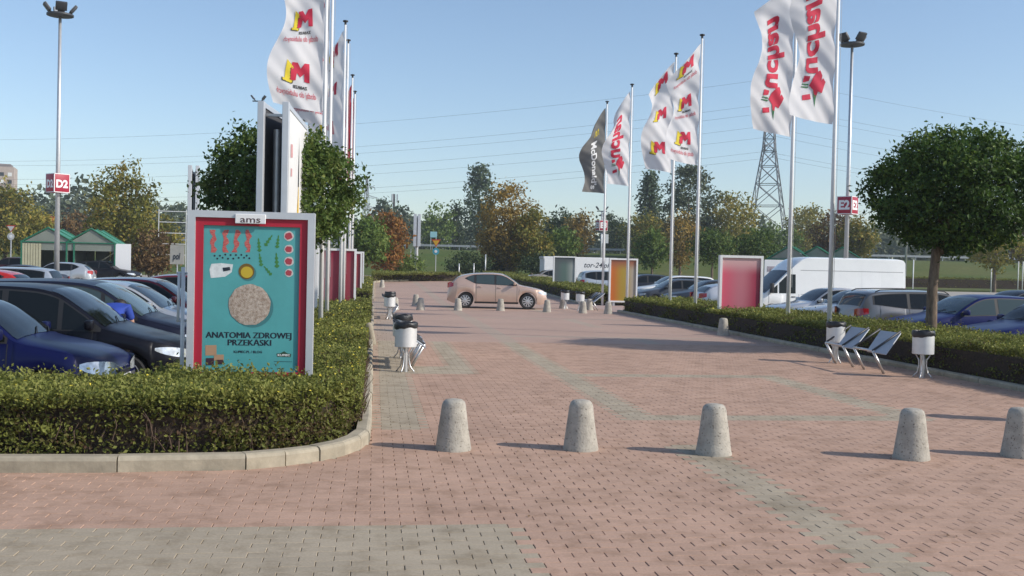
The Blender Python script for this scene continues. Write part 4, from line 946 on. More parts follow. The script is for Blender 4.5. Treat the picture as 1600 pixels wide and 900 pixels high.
# ------------------------------------------------------------------ lamp masts with row signs
M_SIGN = mat('row_sign_red', (.36, .012, .04), .45); M_SIGNW = mat('row_sign_white', (.8, .8, .8), .45); M_LAMPG = mat('flood_glass', (.35, .36, .37), .15)
def lamp_mast(label, px, Y, ytop, text, ysign, rz, n=4, ring=.62, size=.8, dz=LOT):
    loc = on(px, Y, dz); H = at(px + (450 - ytop) * .0, ytop, Y).z - loc.z
    root = thing('lamp_mast', label, 'street lamp', loc, 0, 'floodlight masts in the car parks')
    MB().tube([(0, 0, -.2), (0, 0, H * .5), (0, 0, H)], [.13, .10, .07], 12).build('mast', M_GALV, root, True)
    if ring > .4: MB().lathe([(.09, H - .1), (ring, H - .02), (ring, H + .06), (.09, H + .12)], 18).build('crown_ring', M_DARK, root, 40)
    else: MB().box((0, 0, H), (1.1, .1, .1)).build('cross_arm', M_DARK, root)
    for k in range(n):
        a = 2 * math.pi * k / n + .5 if ring > .4 else math.pi * k; c, s = math.cos(a), math.sin(a); d = ring * (.95 if ring > .4 else 1.5)
        f = bpy.data.objects.new('floodlight', None); link(f, root); f.location = (c * d, s * d, H + .34); f.rotation_euler = (0, R(38), a)
        MB().bbox((0, 0, 0), (.14, .52, .44), .03).build('housing', M_DARK, f, 40); MB().box((-.075, 0, 0), (.012, .44, .36)).build('lens', M_LAMPG, f)
        MB().box((.0, 0, -.27), (.05, .3, .16)).build('bracket', M_DARK, f)
    if text:
        z = at(px, ysign, Y).z - loc.z; sg = bpy.data.objects.new('row_sign', None); link(sg, root); sg.location = (0, 0, z); sg.rotation_euler = (0, 0, rz)
        MB().bbox((0, 0, 0), (size, size, size * 1.15), .02).build('sign_box', M_SIGN, sg, 40)
        for q in range(4):
            g_ = bpy.data.objects.new('sign_face', None); M = Matrix.Rotation(q * math.pi / 2, 3, 'Z'); b = MB(); w, h, e = size / 2, size * .575, .035
            for (x0, x1, z0, z1) in ((-w, w, h - e, h), (-w, w, -h, -h + e), (-w, -w + e, -h, h), (w - e, w, -h, h)): b.add([M @ Vector((x, -w - .004, zz)) for x, zz in ((x0, z0), (x1, z0), (x1, z1), (x0, z1))], [(0, 1, 2, 3)])
            v, f, wd = text2d(text, .045); k = size * .74 / wd; b.add([M @ Vector((x * k - size * .37, -w - .004, y * k * 1.05 - size * .26)) for x, y in v], f); b.build('sign_lettering', M_SIGNW, sg)
    return root
lamp_mast('tall floodlight mast carrying a red D2 box sign on the left', 88, 50, 24, 'D2', 286.5, R(-38), 4, size=.80)
lamp_mast('tall floodlight mast carrying a red E2 box sign behind the van', 1319.5, 53, 70, 'E2', 321, R(-42), 4, size=.80)
lamp_mast('floodlight mast whose twin lamps peek above the round tree on the right', 1414, 112, 233, None, 0, 0, 2, .35, dz=-.36)
lamp_mast('floodlight mast whose head shows above the dark tree left of the billboard', 374, 118, 236, None, 0, 0, 2, .35, dz=-.36)
lamp_mast('floodlight mast whose head shows beside the nearest left flag', 399, 96, 158, None, 0, 0, 2, .35, dz=-.36)
lamp_mast('distant mast with small red row sign behind the dark grey flag', 938, 112, 330, 'E3', 352.5, R(20), 2, .35, size=1.0, dz=-.36)

# ------------------------------------------------------------------ high-voltage line
M_LATT = mat('lattice_steel', (.20, .21, .22), .6, .3); M_WIRE = mat('wire', (.10, .11, .12), .5, .5)
def pylon(label, loc, H, base, rz, panels=9, bar=.14):
    root = thing('pylon', label, 'pylon', loc, rz)
    def w(z): k = z / H; return (base * (1 - k / .62) + base * .26 * (k / .62)) if k < .62 else base * .26 * (1 - .75 * (k - .62) / .38)
    zs = [0]; 
    for i in range(panels): zs.append(zs[-1] + (H - zs[-1]) * (.17 if i < panels - 1 else 1))
    cs = ((-1, -1), (1, -1), (1, 1), (-1, 1))
    for sx, sy in cs: MB().tube([(sx * w(z) / 2, sy * w(z) / 2, z) for z in [H * i / 16 for i in range(17)]], bar, 5).build('corner_leg', M_LATT, root)
    for i in range(len(zs) - 1):
        z0, z1 = zs[i], zs[i + 1]; b = MB()
        for k in range(4):
            a, c = cs[k], cs[(k + 1) % 4]
            p = lambda q, z: (q[0] * w(z) / 2, q[1] * w(z) / 2, z)
            b.tube([p(a, z0), p(c, z1)], bar * .6, 4); b.tube([p(c, z0), p(a, z1)], bar * .6, 4); b.tube([p(a, z1), p(c, z1)], bar * .6, 4)
        b.build('lattice_panel', M_LATT, root)['kind'] = 'stuff'
    arms = []
    for (k, ln) in ((.62, .62), (.745, .85), (.87, .58)):
        z = H * k
        for s in (-1, 1):
            tip = (s * base * ln, 0, z + .2); b = MB(); hw_ = w(z) / 2
            for sy in (-1, 1): b.tube([(s * hw_, sy * hw_, z), tip], bar * .55, 4); b.tube([(s * hw_, sy * hw_, z + H * .03), tip], bar * .55, 4)
            b.build('cross_arm', M_LATT, root); MB().tube([tip, (tip[0], 0, tip[2] - H * .035)], bar * .8, 6).build('insulator', M_DARK, root); arms.append((tip[0], 0, tip[2] - H * .035))
    return root, [Vector(loc) + Matrix.Rotation(rz, 3, 'Z') @ Vector(a) for a in arms] + [Vector(loc) + Vector((0, 0, H))]
pl = on(1197, 245, -.36); pz = R(68)
_, A1 = pylon('large steel lattice pylon behind the rightmost flags', pl, 44, 10.6, pz)
_, A0 = pylon('lattice pylon standing off to the left, carrying the same wires', Vector((-330, 330, 4)), 40, 9.2, pz + .3)
_, A2 = pylon('lattice pylon standing off to the right, carrying the same wires', Vector((330, 300, 4)), 40, 9.2, pz)
for S, E, sag, nm in ((A0, A1, 11.5, 'left'), (A1, A2, 9, 'right')):
    for i, (a, c) in enumerate(zip(S, E)):
        pts = [a.lerp(c, k / 28) - Vector((0, 0, sag * 4 * (k / 28) * (1 - k / 28))) for k in range(29)]
        o = MB().tube(pts, .024, 5).build('power_line', M_WIRE, None, True)
        w_ = ('lowest left', 'lowest right', 'middle left', 'middle right', 'upper left', 'upper right')
        tag(o, ('thin power line from the %s arm of the large pylon going %s' % (w_[i], nm)) if i < 6 else 'topmost earth wire from the large pylon tip going ' + nm, 'power line', 'power lines of the ' + nm + ' span')
_p, _ = pylon('tiny far lattice pylon left of the walk above the trees', on(571, 640, 0), 52, 10, R(40), 7, .22)
# phone mast
p = on(614, 300, 0); r_ = thing('antenna_mast', 'thin distant antenna mast above the pines', 'mast', p); H = at(614, 303, 300).z - p.z
MB().tube([(0, 0, 0), (0, 0, H)], [.5, .3], 8).build('tower', M_DARK, r_)
for k in range(3): a = 2.1 * k; MB().box((math.cos(a) * .9, math.sin(a) * .9, H - 1.3), (.35, .35, 2.4), a).build('antenna', M_GALV, r_)
# ------------------------------------------------------------------ foliage
def leaf_quads(C, D, N, ln, wd):
    """C centres, D leaf axis, N rough normal; returns folded diamond leaves"""
    D = D / np.linalg.norm(D, axis=1, keepdims=True); S = np.cross(D, N); S /= np.maximum(1e-6, np.linalg.norm(S, axis=1, keepdims=True)); U = np.cross(S, D)
    l = ln[:, None] * .5; w = wd[:, None] * .5
    V = np.stack([C - D * l, C + S * w + U * w * .35, C + D * l, C - S * w + U * w * .35], 1)
    return V.reshape(-1, 3), np.arange(len(C) * 4).reshape(-1, 4)
def rnd_dir(n):
    v = rng.normal(size=(n, 3)); return v / np.linalg.norm(v, axis=1, keepdims=True)
def foliage(name, C, OUT, size, m, parent, tint, flat=.5, up=.5, asp=.55):
    n = len(C); N = OUT * flat + rnd_dir(n) * .8; N[:, 2] += up; D = rnd_dir(n) + OUT * .3; D[:, 2] -= .25
    ln = size * rng.uniform(.65, 1.35, n); V, F = leaf_quads(C, D, N, ln, ln * asp)
    return link(bpy.data.objects.new(name, np_mesh(name, V, F, [m], None, tint)), parent)
PAL = {
 'robinia': [(0.024, 0.052, 0.012), (0.048, 0.092, 0.018), (0.083, 0.15, 0.026), (0.15, 0.21, 0.037)],
 'robinia_light': [(0.037, 0.068, 0.014), (0.074, 0.129, 0.025), (0.123, 0.178, 0.037), (0.197, 0.222, 0.061)],
 'maple': [(0.12, 0.091, 0.03), (0.239, 0.172, 0.041), (0.368, 0.234, 0.049), (0.433, 0.305, 0.075)],
 'maple_green': [(0.09, 0.1, 0.022), (0.173, 0.181, 0.035), (0.263, 0.226, 0.043), (0.399, 0.271, 0.058)],
 'orange': [(0.122, 0.083, 0.029), (0.278, 0.125, 0.036), (0.401, 0.184, 0.043), (0.244, 0.2, 0.043)],
 'dark': [(0.024, 0.043, 0.019), (0.046, 0.078, 0.03), (0.082, 0.119, 0.041), (0.109, 0.146, 0.055)],
 'bluegreen': [(0.043, 0.072, 0.043), (0.072, 0.116, 0.058), (0.116, 0.16, 0.08), (0.174, 0.217, 0.109)],
 'lightgreen': [(0.058, 0.102, 0.022), (0.116, 0.181, 0.036), (0.174, 0.246, 0.051), (0.217, 0.261, 0.072)],
 'yellow': [(0.117, 0.128, 0.029), (0.233, 0.223, 0.043), (0.35, 0.287, 0.058), (0.434, 0.319, 0.072)],
 'brown': [(0.073, 0.048, 0.025), (0.136, 0.084, 0.04), (0.209, 0.128, 0.054), (0.271, 0.181, 0.073)],
 'greywood': [(0.061, 0.086, 0.052), (0.096, 0.122, 0.07), (0.139, 0.166, 0.096), (0.174, 0.182, 0.104)],
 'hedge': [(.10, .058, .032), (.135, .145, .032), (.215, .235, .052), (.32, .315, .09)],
 'hedge_in': [(.035, .030, .012), (.06, .05, .018), (.085, .075, .02), (.10, .06, .03)],
}
def pal(k): return leafmat('leaves_' + k, PAL[k])
def tree(label, loc, H, cw, c0, kind='round', palette='maple', leaf=.3, n=5000, trunk=None, name='tree', off=(0, 0), seed=0, group=None, wob=.22, trunks=1, dens=22):
    """H total height, cw crown width, c0 crown base height"""
    r0 = np.random.default_rng(seed + 11); root = thing(name, label, 'shrub' if kind == 'bush' else 'tree', loc, r0.uniform(0, 6), group)
    ch = H - c0; tr = trunk or max(.06, H * .022); ca, sa = math.cos(-root.rotation_euler.z), math.sin(-root.rotation_euler.z); ox, oy = off[0] * ca - off[1] * sa, off[0] * sa + off[1] * ca
    K = max(30, n // dens)
    # cluster centres
    k = np.arange(K); u = r0.uniform(0, 1, K); d = r0.normal(size=(K, 3)); d /= np.linalg.norm(d, axis=1, keepdims=True)
    rad = np.where(r0.uniform(size=K) < .72, r0.uniform(.80, 1.0, K), r0.uniform(.25, .85, K))
    lump = 1 + wob * (np.sin(3.1 * np.arctan2(d[:, 1], d[:, 0]) + seed) * .5 + np.sin(5 * d[:, 2] + 2.3 * np.arctan2(d[:, 1], d[:, 0]) + 2 * seed) * .5 + r0.normal(size=K) * .35)
    if kind in ('poplar', 'conifer', 'tall'):
        z = r0.uniform(0, 1, K) ** (.8 if kind != 'conifer' else 1.15); a = r0.uniform(0, 2 * np.pi, K)
        prof = {'poplar': lambda z: np.sin(np.pi * np.clip(z * .86 + .1, 0, 1)) ** .7, 'conifer': lambda z: (1 - z) ** .85 + .06 + .08 * np.sin(z * 40), 'tall': lambda z: np.sin(np.pi * np.clip(z * .84 + .12, 0, 1)) ** .55}[kind](z)
        rr = prof * rad * np.clip(lump, .55, 1.4) * cw / 2; Cc = np.stack([rr * np.cos(a), rr * np.sin(a), c0 + z * ch], 1); O = np.stack([np.cos(a), np.sin(a), .3 + 0 * a], 1)
    else:
        zc = {'round': .46, 'globe': .5, 'maple': .40, 'bush': .3}[kind]; dz = d[:, 2]
        zz = np.where(dz > 0, zc + dz * (1 - zc), zc + dz * zc); tap = np.where(dz > 0, (1 - .35 * np.clip(dz, 0, 1) ** 2) if kind == 'maple' else 1.0, 1 - .15 * np.abs(dz)) if kind != 'globe' else np.ones(K)
        xy = d[:, :2] * (rad * lump * tap)[:, None] * cw / 2; z = c0 + ch * (zc + (zz - zc) * rad * (1 + (lump - 1) * .6)); Cc = np.stack([xy[:, 0], xy[:, 1], np.maximum(z, c0 * .6 if kind != 'bush' else .05)], 1); O = d
    Cc[:, 0] += ox; Cc[:, 1] += oy
    per = max(4, n // K); C = np.repeat(Cc, per, 0); sg = leaf * (1.05 if kind != 'globe' else 1.3); C = C + r0.normal(size=C.shape) * sg * np.array([1, 1, .8]); OO = np.repeat(O, per, 0)
    t = np.clip(np.repeat(r0.normal(.45, .20, K), per) + r0.normal(0, .17, len(C)), 0, 1); C[:, 2] = np.maximum(C[:, 2], .03)
    foliage('crown' if kind != 'bush' else 'foliage', C, OO, leaf, pal(palette), root, t)
    if kind != 'bush':
        for q in range(trunks):
            bx, by = (q * cw * .12, q * .3); b = MB(); top = H * (.8 if kind in ('poplar', 'conifer', 'tall') else .62)
            b.tube([(bx, by, -.3), (bx, by, 0), (bx + .02 * H * .1, by, c0 * .6), (bx + ox * .2, by + oy * .2, c0 + ch * .15), (bx + ox, by + oy, top)], [tr * 1.35, tr * 1.15, tr * .95, tr * .8, tr * .15], 9)
            for i in range(7 if n > 1500 else 3):
                z0 = c0 + ch * r0.uniform(-.05, .35); a = r0.uniform(0, 6.28); l = cw * r0.uniform(.25, .4)
                b.tube([(bx + ox * .4, by + oy * .4, z0), (bx + ox * .7 + math.cos(a) * l * .5, by + oy * .7 + math.sin(a) * l * .5, z0 + l * .45), (ox + math.cos(a) * l, oy + math.sin(a) * l, z0 + l * .75)], [tr * .45, tr * .28, tr * .08], 5)
            b.build('trunk', M_BARK, root, True)
    else:
        for q in range(5):
            a = q * 1.26; MB().tube([(0, 0, -.1), (math.cos(a) * cw * .2, math.sin(a) * cw * .2, H * .6)], [.04, .015], 5).build('stem', M_BARK, root)
    return root
def tpx(label, px, Y, ytop, ybot, wpx, kind, palette, leaf, n, dz=-.36, seed=0, **k):
    loc = on(px, Y, dz); H = at(px, ytop, Y).z - loc.z; c0 = max(.1, at(px, ybot, Y).z - loc.z); return tree(label, loc, H, wpx * Y / FPX, c0, kind, palette, leaf, n, seed=seed + int(px), **k)
# the near round-headed trees
loc = on(1454, 22.2); tr_ = tree('round headed dark green tree with bare trunk beside the right bench', loc, at(1480, 207, 22.2).z, 3.45, 2.25, 'globe', 'robinia', .105, 30000, .115, off=(.40, 0), seed=5, wob=.10, dens=60)
loc = on(438, 22.3, 0.05); tree('round headed green tree behind the tall billboard and turquoise poster', loc, at(446, 203, 22.3).z, 3.25, 1.9, 'globe', 'robinia_light', .105, 26000, .115, seed=9, wob=.12, dens=70)
# left background
tpx('yellow brown maple behind the green trolley shelter', 190, 88, 258, 402, 104, 'maple', 'maple_green', .34, 6500, LOT, 2, wob=.25)
tpx('dark brown shrub right of the green trolley shelter', 234, 74, 362, 424, 74, 'bush', 'brown', .24, 3200, LOT, 3, name='shrub')
tpx('olive yellow tree at the left picture edge', 8, 110, 288, 400, 84, 'round', 'maple_green', .42, 4500, -.36, 5)
tpx('yellow shrubby tree left of the green trolley shelter', 52, 104, 330, 405, 70, 'round', 'yellow', .4, 2600, -.36, 6)
tpx('brown tree low behind the lamp mast on the left', 112, 116, 330, 405, 60, 'round', 'brown', .42, 2200, -.36, 7)
tpx('small olive tree right of the maple on the left', 252, 108, 338, 402, 50, 'round', 'maple_green', .4, 1800, -.36, 8)
# beyond the left strip
tpx('green roundish tree at the far end of the left poster row', 566, 76, 342, 412, 74, 'round', 'lightgreen', .3, 4200, LOT, 9)
tpx('orange brown tree at the far end of the left strip', 601, 88, 333, 418, 66, 'round', 'orange', .32, 4200, -.2, 10)
tpx('leafy bush at the far end of the left strip', 628, 90, 398, 424, 66, 'bush', 'lightgreen', .22, 1800, -.1, 11, name='shrub')
# centre
tpx('large bronze maple behind the rose gold car', 792, 106, 283, 420, 96, 'maple', 'maple', .36, 7500, -.36, 12, wob=.2)
tpx('olive maple leaning against the large bronze maple', 830, 104, 322, 418, 62, 'maple', 'maple_green', .34, 4200, -.36, 13)
tpx('tall pale poplar behind the bronze maple', 747, 190, 260, 392, 40, 'poplar', 'bluegreen', .6, 3200, 0, 14)
tpx('light green tree left of the tall poplar', 683, 185, 318, 392, 44, 'round', 'lightgreen', .6, 2200, 0, 15)
tpx('dark conifer between light green tree and poplar', 712, 195, 320, 392, 24, 'conifer', 'dark', .55, 1500, 0, 16)
tpx('dark pine below the antenna mast', 596, 230, 316, 380, 34, 'round', 'dark', .8, 1400, 0, 17); tpx('second dark pine right of the antenna mast', 624, 236, 322, 385, 36, 'round', 'dark', .8, 1400, 0, 18)
tpx('dark rounded bush left of the maple trunks', 728, 102, 397, 424, 64, 'bush', 'dark', .28, 2600, -.36, 19, name='shrub'); tpx('dark rounded bush right of the maple trunks', 842, 101, 398, 424, 50, 'bush', 'dark', .28, 2000, -.36, 20, name='shrub'); tpx('low dark bush under the bronze maple', 782, 108, 400, 424, 56, 'bush', 'dark', .28, 1800, -.36, 21, name='shrub')
# right of centre
tpx('dark green tree right of the olive maple', 874, 150, 332, 395, 50, 'round', 'dark', .5, 2200, -.36, 22); tpx('small full green tree above the grey green poster', 880, 112, 358, 402, 48, 'round', 'lightgreen', .36, 2200, -.36, 23)
tpx('bronze tree left of the far red row sign', 903, 142, 330, 398, 38, 'round', 'maple', .45, 1900, -.36, 24); tpx('dark tree behind the far pair of flagpoles', 962, 170, 336, 395, 40, 'round', 'dark', .5, 1500, -.36, 25)
tpx('tall dark conifer behind the middle pair of flags', 1013, 175, 272, 380, 44, 'conifer', 'bluegreen', .6, 3200, 0, 26); tpx('large grey green tree behind the middle flagpoles', 1074, 150, 264, 405, 84, 'tall', 'greywood', .5, 5200, -.36, 27)
tpx('olive tree left of the tall conifer', 1004, 140, 335, 400, 64, 'round', 'maple_green', .45, 2200, -.36, 28); tpx('small light green tree above the white estate car', 1018, 108, 360, 415, 52, 'maple', 'lightgreen', .34, 2600, -.36, 29)
tpx('bronze tree behind the right one of the middle flagpoles', 1062, 122, 335, 415, 56, 'round', 'maple', .4, 2600, -.36, 30)
tpx('yellow brown tree left of the large pylon', 1137, 150, 300, 392, 88, 'round', 'yellow', .5, 3600, -.36, 31, wob=.3)
tpx('round dark tree just left of the pink poster top', 1112, 92, 362, 410, 60, 'globe', 'robinia_light', .3, 2600, LOT, 32); tpx('round green tree behind the pink poster top', 1176, 94, 362, 410, 74, 'globe', 'robinia_light', .3, 2800, LOT, 33)
tpx('yellow green poplar right of the pylon', 1256, 190, 322, 392, 64, 'round', 'yellow', .6, 2400, 0, 34); tpx('brown tree behind the E2 sign', 1300, 128, 332, 402, 62, 'round', 'brown', .42, 2600, -.36, 35); tpx('olive tree right of the E2 sign mast', 1340, 122, 335, 405, 50, 'round', 'maple_green', .42, 2200, -.36, 36)
tpx('small yellow leaved tree right of the round tree', 1553, 96, 338, 420, 84, 'round', 'yellow', .32, 2600, -.36, 37); tpx('brown tree at the right picture edge', 1606, 118, 325, 410, 70, 'round', 'brown', .42, 2200, -.36, 38)
tpx('green tree far behind the pylon foot', 1215, 160, 352, 400, 60, 'round', 'lightgreen', .5, 1600, -.36, 39)
# the far wood along the main road
nW = 520; wx = np.concatenate([rng.uniform(-260, 260, nW), rng.uniform(-200, -60, 140)]); wy = rng.uniform(205, 300, len(wx)); wh = np.where(wx < -85, rng.uniform(9, 15, len(wx)), rng.uniform(6.5, 10.5, len(wx))); ww = rng.uniform(3.5, 7, len(wx))
per = 95; C = []; T = []; O = []
for x, y, h, w in zip(wx, wy, wh, ww):
    d = rnd_dir(per); z = gz(y) - .3 + h * .5 + d[:, 2] * h * .5 * rng.uniform(.7, 1.0, per); q = np.stack([x + d[:, 0] * w * rng.uniform(.5, 1, per), y + d[:, 1] * w * .7, z], 1); C.append(q); T.append(np.clip(rng.normal(.45, .15) + rng.normal(0, .15, per), 0, 1)); O.append(d)
wood = foliage('far_wood', np.concatenate(C), np.concatenate(O), 1.35, pal('greywood'), None, np.concatenate(T), asp=.7); stuff(wood); wood['label'] = 'grey green belt of woodland beyond the main road'; wood['category'] = 'wood'

# ------------------------------------------------------------------ hedges
def wob2(t, u): return .5 * np.sin(2.3 * t + 1.1 * u) + .3 * np.sin(5.1 * u - 3.7 * t + 1) + .2 * np.sin(11 * t + 9 * u)
def noise_t(t, u): return .5 + .22 * np.sin(1.7 * u + .8 * t) + .16 * np.sin(3.9 * u - 2.9 * t + 2) + .12 * np.sin(9 * t + 7.3 * u)
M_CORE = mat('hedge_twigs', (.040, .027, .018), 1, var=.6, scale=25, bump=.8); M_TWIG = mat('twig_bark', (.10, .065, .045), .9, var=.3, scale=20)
def hedge(label, poly, h, dens, size, cat='hedge', name='hedge', base=.05, seed=0, flowers=0.0, top_k=1.0):
    """poly: convex outline in (t,u); clipped shrubs planted as one row"""
    root = thing(name, label, cat, (0, 0, 0)); pts = np.array(poly, float); n = len(pts); c = pts.mean(0)
    ins = c + (pts - c) * (1 - .22 / np.maximum(.3, np.linalg.norm(pts - c, axis=1, keepdims=True)))
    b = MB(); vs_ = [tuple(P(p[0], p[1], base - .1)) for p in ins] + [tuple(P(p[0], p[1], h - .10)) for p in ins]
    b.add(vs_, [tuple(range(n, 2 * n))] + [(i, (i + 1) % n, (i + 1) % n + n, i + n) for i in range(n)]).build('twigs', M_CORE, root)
    Cs, Os, Ts = [], [], []
    def dens_at(u): return dens * np.clip(11.0 / np.maximum(u, 6), .12, 1.15) ** 1.25
    # top
    tri = [(pts[0], pts[i], pts[i + 1]) for i in range(1, n - 1)]
    for a, b_, c_ in tri:
        ar = abs(np.cross(b_ - a, c_ - a)) / 2; m = int(ar * dens * 1.0 * top_k)
        if not m: continue
        r1, r2 = np.sqrt(rng.uniform(size=m)), rng.uniform(size=m); q = a * (1 - r1)[:, None] + b_ * (r1 * (1 - r2))[:, None] + c_ * (r1 * r2)[:, None]
        q = q[rng.uniform(size=m) < dens_at(q[:, 1]) / (dens * 1.2)]; m = len(q); z = h + .06 * wob2(q[:, 0], q[:, 1]) + rng.normal(0, .035, m) + np.where(rng.uniform(size=m) < .04, rng.uniform(.03, .11, m), 0)
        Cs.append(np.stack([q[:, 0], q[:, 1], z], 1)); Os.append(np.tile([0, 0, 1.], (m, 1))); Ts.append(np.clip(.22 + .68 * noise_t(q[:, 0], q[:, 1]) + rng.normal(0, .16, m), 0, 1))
    # sides
    for i in range(n):
        a, b_ = pts[i], pts[(i + 1) % n]; ln = np.linalg.norm(b_ - a); m = int(ln * h * dens * 1.15)
        if not m: continue
        k = rng.uniform(size=m); q = a + (b_ - a) * k[:, None]; q2 = rng.uniform(size=m) < dens_at(q[:, 1]) / (dens * 1.2); q = q[q2]; m = len(q); nv = np.array([(b_ - a)[1], -(b_ - a)[0]]) / ln
        if np.dot(nv, a - c) < 0: nv = -nv
        zz = rng.uniform(.04, h + .03, m); w_ = (q[:, 0] - q[:, 1]) * 1.0; cl = np.sin(4.3 * w_ + 1.7 * np.sin(2.1 * w_)) * .5 + np.sin(9.7 * w_ + 14 * zz) * .35 + np.sin(17 * zz - 5.3 * w_ + 2) * .35 + np.sin(23 * w_ - 9 * zz) * .2
        keep = (cl > -.15) | (zz > h * (.74 + .12 * np.sin(6.1 * w_))) | (rng.uniform(size=m) < .34); q, zz, w_ = q[keep], zz[keep], w_[keep]; m = len(q); dep = -np.abs(rng.normal(0, .075, m)) + .05 * wob2(q[:, 0] + q[:, 1], zz * 6) - .08 * (zz / h) ** 4
        q = q + nv * dep[:, None]; Cs.append(np.stack([q[:, 0], q[:, 1], zz], 1)); Os.append(np.tile([nv[0] * TU[0] + nv[1] * DU[0], nv[0] * TU[1] + nv[1] * DU[1], .3], (m, 1)))
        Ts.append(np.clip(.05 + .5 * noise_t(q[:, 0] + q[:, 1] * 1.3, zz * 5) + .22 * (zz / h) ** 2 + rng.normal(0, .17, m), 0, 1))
    A = np.concatenate(Cs); O = np.concatenate(Os); T = np.concatenate(Ts); x = A[:, 0] * TU[0] + A[:, 1] * DU[0]; y = A[:, 0] * TU[1] + A[:, 1] * DU[1]
    zg = np.array([gz(v) for v in y]); X = np.stack([x, y, zg + A[:, 2]], 1); sz = size * np.clip(A[:, 1] / 11.0, .9, 5.0) ** .62
    N = O * .6 + rnd_dir(len(X)) * .8; N[:, 2] += .35; D = rnd_dir(len(X)) + O * .5; ln = sz * rng.uniform(.6, 1.4, len(X)); V, F = leaf_quads(X, D, N, ln, ln * .6)
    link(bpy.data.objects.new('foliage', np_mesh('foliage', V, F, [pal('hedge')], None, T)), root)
    near = [i for i in range(n) if min(pts[i][1], pts[(i + 1) % n][1]) < 16 and np.linalg.norm(pts[i] - pts[(i + 1) % n]) > .2]; b = MB()
    for i in near:
        a, b_ = pts[i], pts[(i + 1) % n]; ln_ = np.linalg.norm(b_ - a)
        for k in range(int(min(ln_, 10) * 16)):
            q = a + (b_ - a) * rng.uniform(0, min(1, 10 / ln_) if i else 1); q = q + (c - q) / np.linalg.norm(c - q) * rng.uniform(.03, .2); z0 = rng.uniform(.03, h * .5); p0 = P(q[0], q[1], z0); p1 = p0 + Vector((rng.normal(0, .05), rng.normal(0, .05), rng.uniform(.08, .3))); pm_ = (p0 + p1) / 2 + Vector((rng.normal(0, .02), rng.normal(0, .02), .02)); p1.z = min(p1.z, h + .02)
            b.tube([p0, pm_, p1], [.006, .0045, .002], 4, cap=False)
    if b.v: stuff(b.build('branches', M_TWIG, root))
    if flowers:
        top = A[:, 2] > h - .06; idx = np.where(top & (rng.uniform(size=len(A)) < flowers))[0]
        if len(idx): X2 = X[idx] + np.array([0, 0, .02]); V, F = leaf_quads(X2, rnd_dir(len(idx)), np.tile([.2, -.3, 1.], (len(idx), 1)), sz[idx] * .8, sz[idx] * .75); fo = link(bpy.data.objects.new('flowers', np_mesh('flowers', V, F, [mat('yellow_petals', (.62, .50, .04), .6)])), root); stuff(fo)
    return root
arc_in = [(-1.55 + 1.38 * math.sin(a), 10.0 - 1.34 * math.cos(a)) for a in [R(90) * i / 5 for i in range(6)]]
hedge('low clipped hedge rounding the left kerb corner in the foreground', [(-12.5, 8.70), (-2.4, 8.68)] + arc_in + [(-.17, 10.3), (-12.5, 10.3)], .56, 4600, .04, flowers=.003)
hedge('long strip of flowering low shrubs between kerb and left posters', [(-2.45, 10.25), (-.10, 10.25), (-.10, 40.2), (-2.45, 40.2)], .36, 3600, .037, name='shrub_strip', cat='hedge', flowers=.012, base=.08)
hedge('far strip of low shrubs on the left beyond the crossing', [(-2.45, 47.8), (-.14, 47.8), (-.14, 74), (-2.45, 74)], .42, 3000, .04, name='shrub_strip', flowers=.01, base=.08)
hedge('low brown hedge along the far curved kerb on the left', [(-.2, 75), (.6, 78), (2.3, 80.8), (7.0, 83.5), (7.0, 85.5), (-.2, 85.5)], .62, 3000, .045, name='hedge')
hedge('clipped hedge on the right behind the bench, shaded on its near face', [(9.93, 12.5), (12.5, 12.5), (12.5, 40.2), (9.93, 40.2)], .56, 4000, .037, flowers=.002)
hedge('far clipped hedge on the right beyond the crossing', [(9.93, 47.8), (12.5, 47.8), (12.5, 95), (9.93, 95)], .62, 3400, .037, flowers=.002)
hedge('low dark hedge at the foot of the grass bank on the right', [(34, 96), (70, 96), (70, 98), (34, 98)], .9, 1800, .05)

# dry leaves blown along the kerbs
n = 420; tt = np.concatenate([np.abs(rng.normal(.02, .18, 170)) + .02, 9.7 - np.abs(rng.normal(.05, .3, 170)), rng.uniform(-3, 8, 80)]); uu = np.concatenate([rng.uniform(10.2, 30, 170), rng.uniform(13, 30, 170), rng.uniform(5.5, 16, 80)])
ok = ~((tt < .1) & (uu > 8.3) & (uu < 10)); ok &= ~((tt < 0) & (uu > 8)); tt, uu = tt[ok], uu[ok]; X = np.stack([tt * TU[0] + uu * DU[0], tt * TU[1] + uu * DU[1], np.full(len(tt), .008)], 1); D = rnd_dir(len(X)); D[:, 2] *= .15
V, F = leaf_quads(X, D, np.tile([0, 0, 1.], (len(X), 1)) + rnd_dir(len(X)) * .3, rng.uniform(.015, .045, len(X)), rng.uniform(.01, .025, len(X))); fl_ = link(bpy.data.objects.new('fallen_leaves', np_mesh('fallen_leaves', V, F, [pal('brown')], None, rng.uniform(0, 1, len(X))))); stuff(fl_); fl_['label'] = 'scattered dry leaves on the paving along the kerbs'; fl_['category'] = 'leaves'
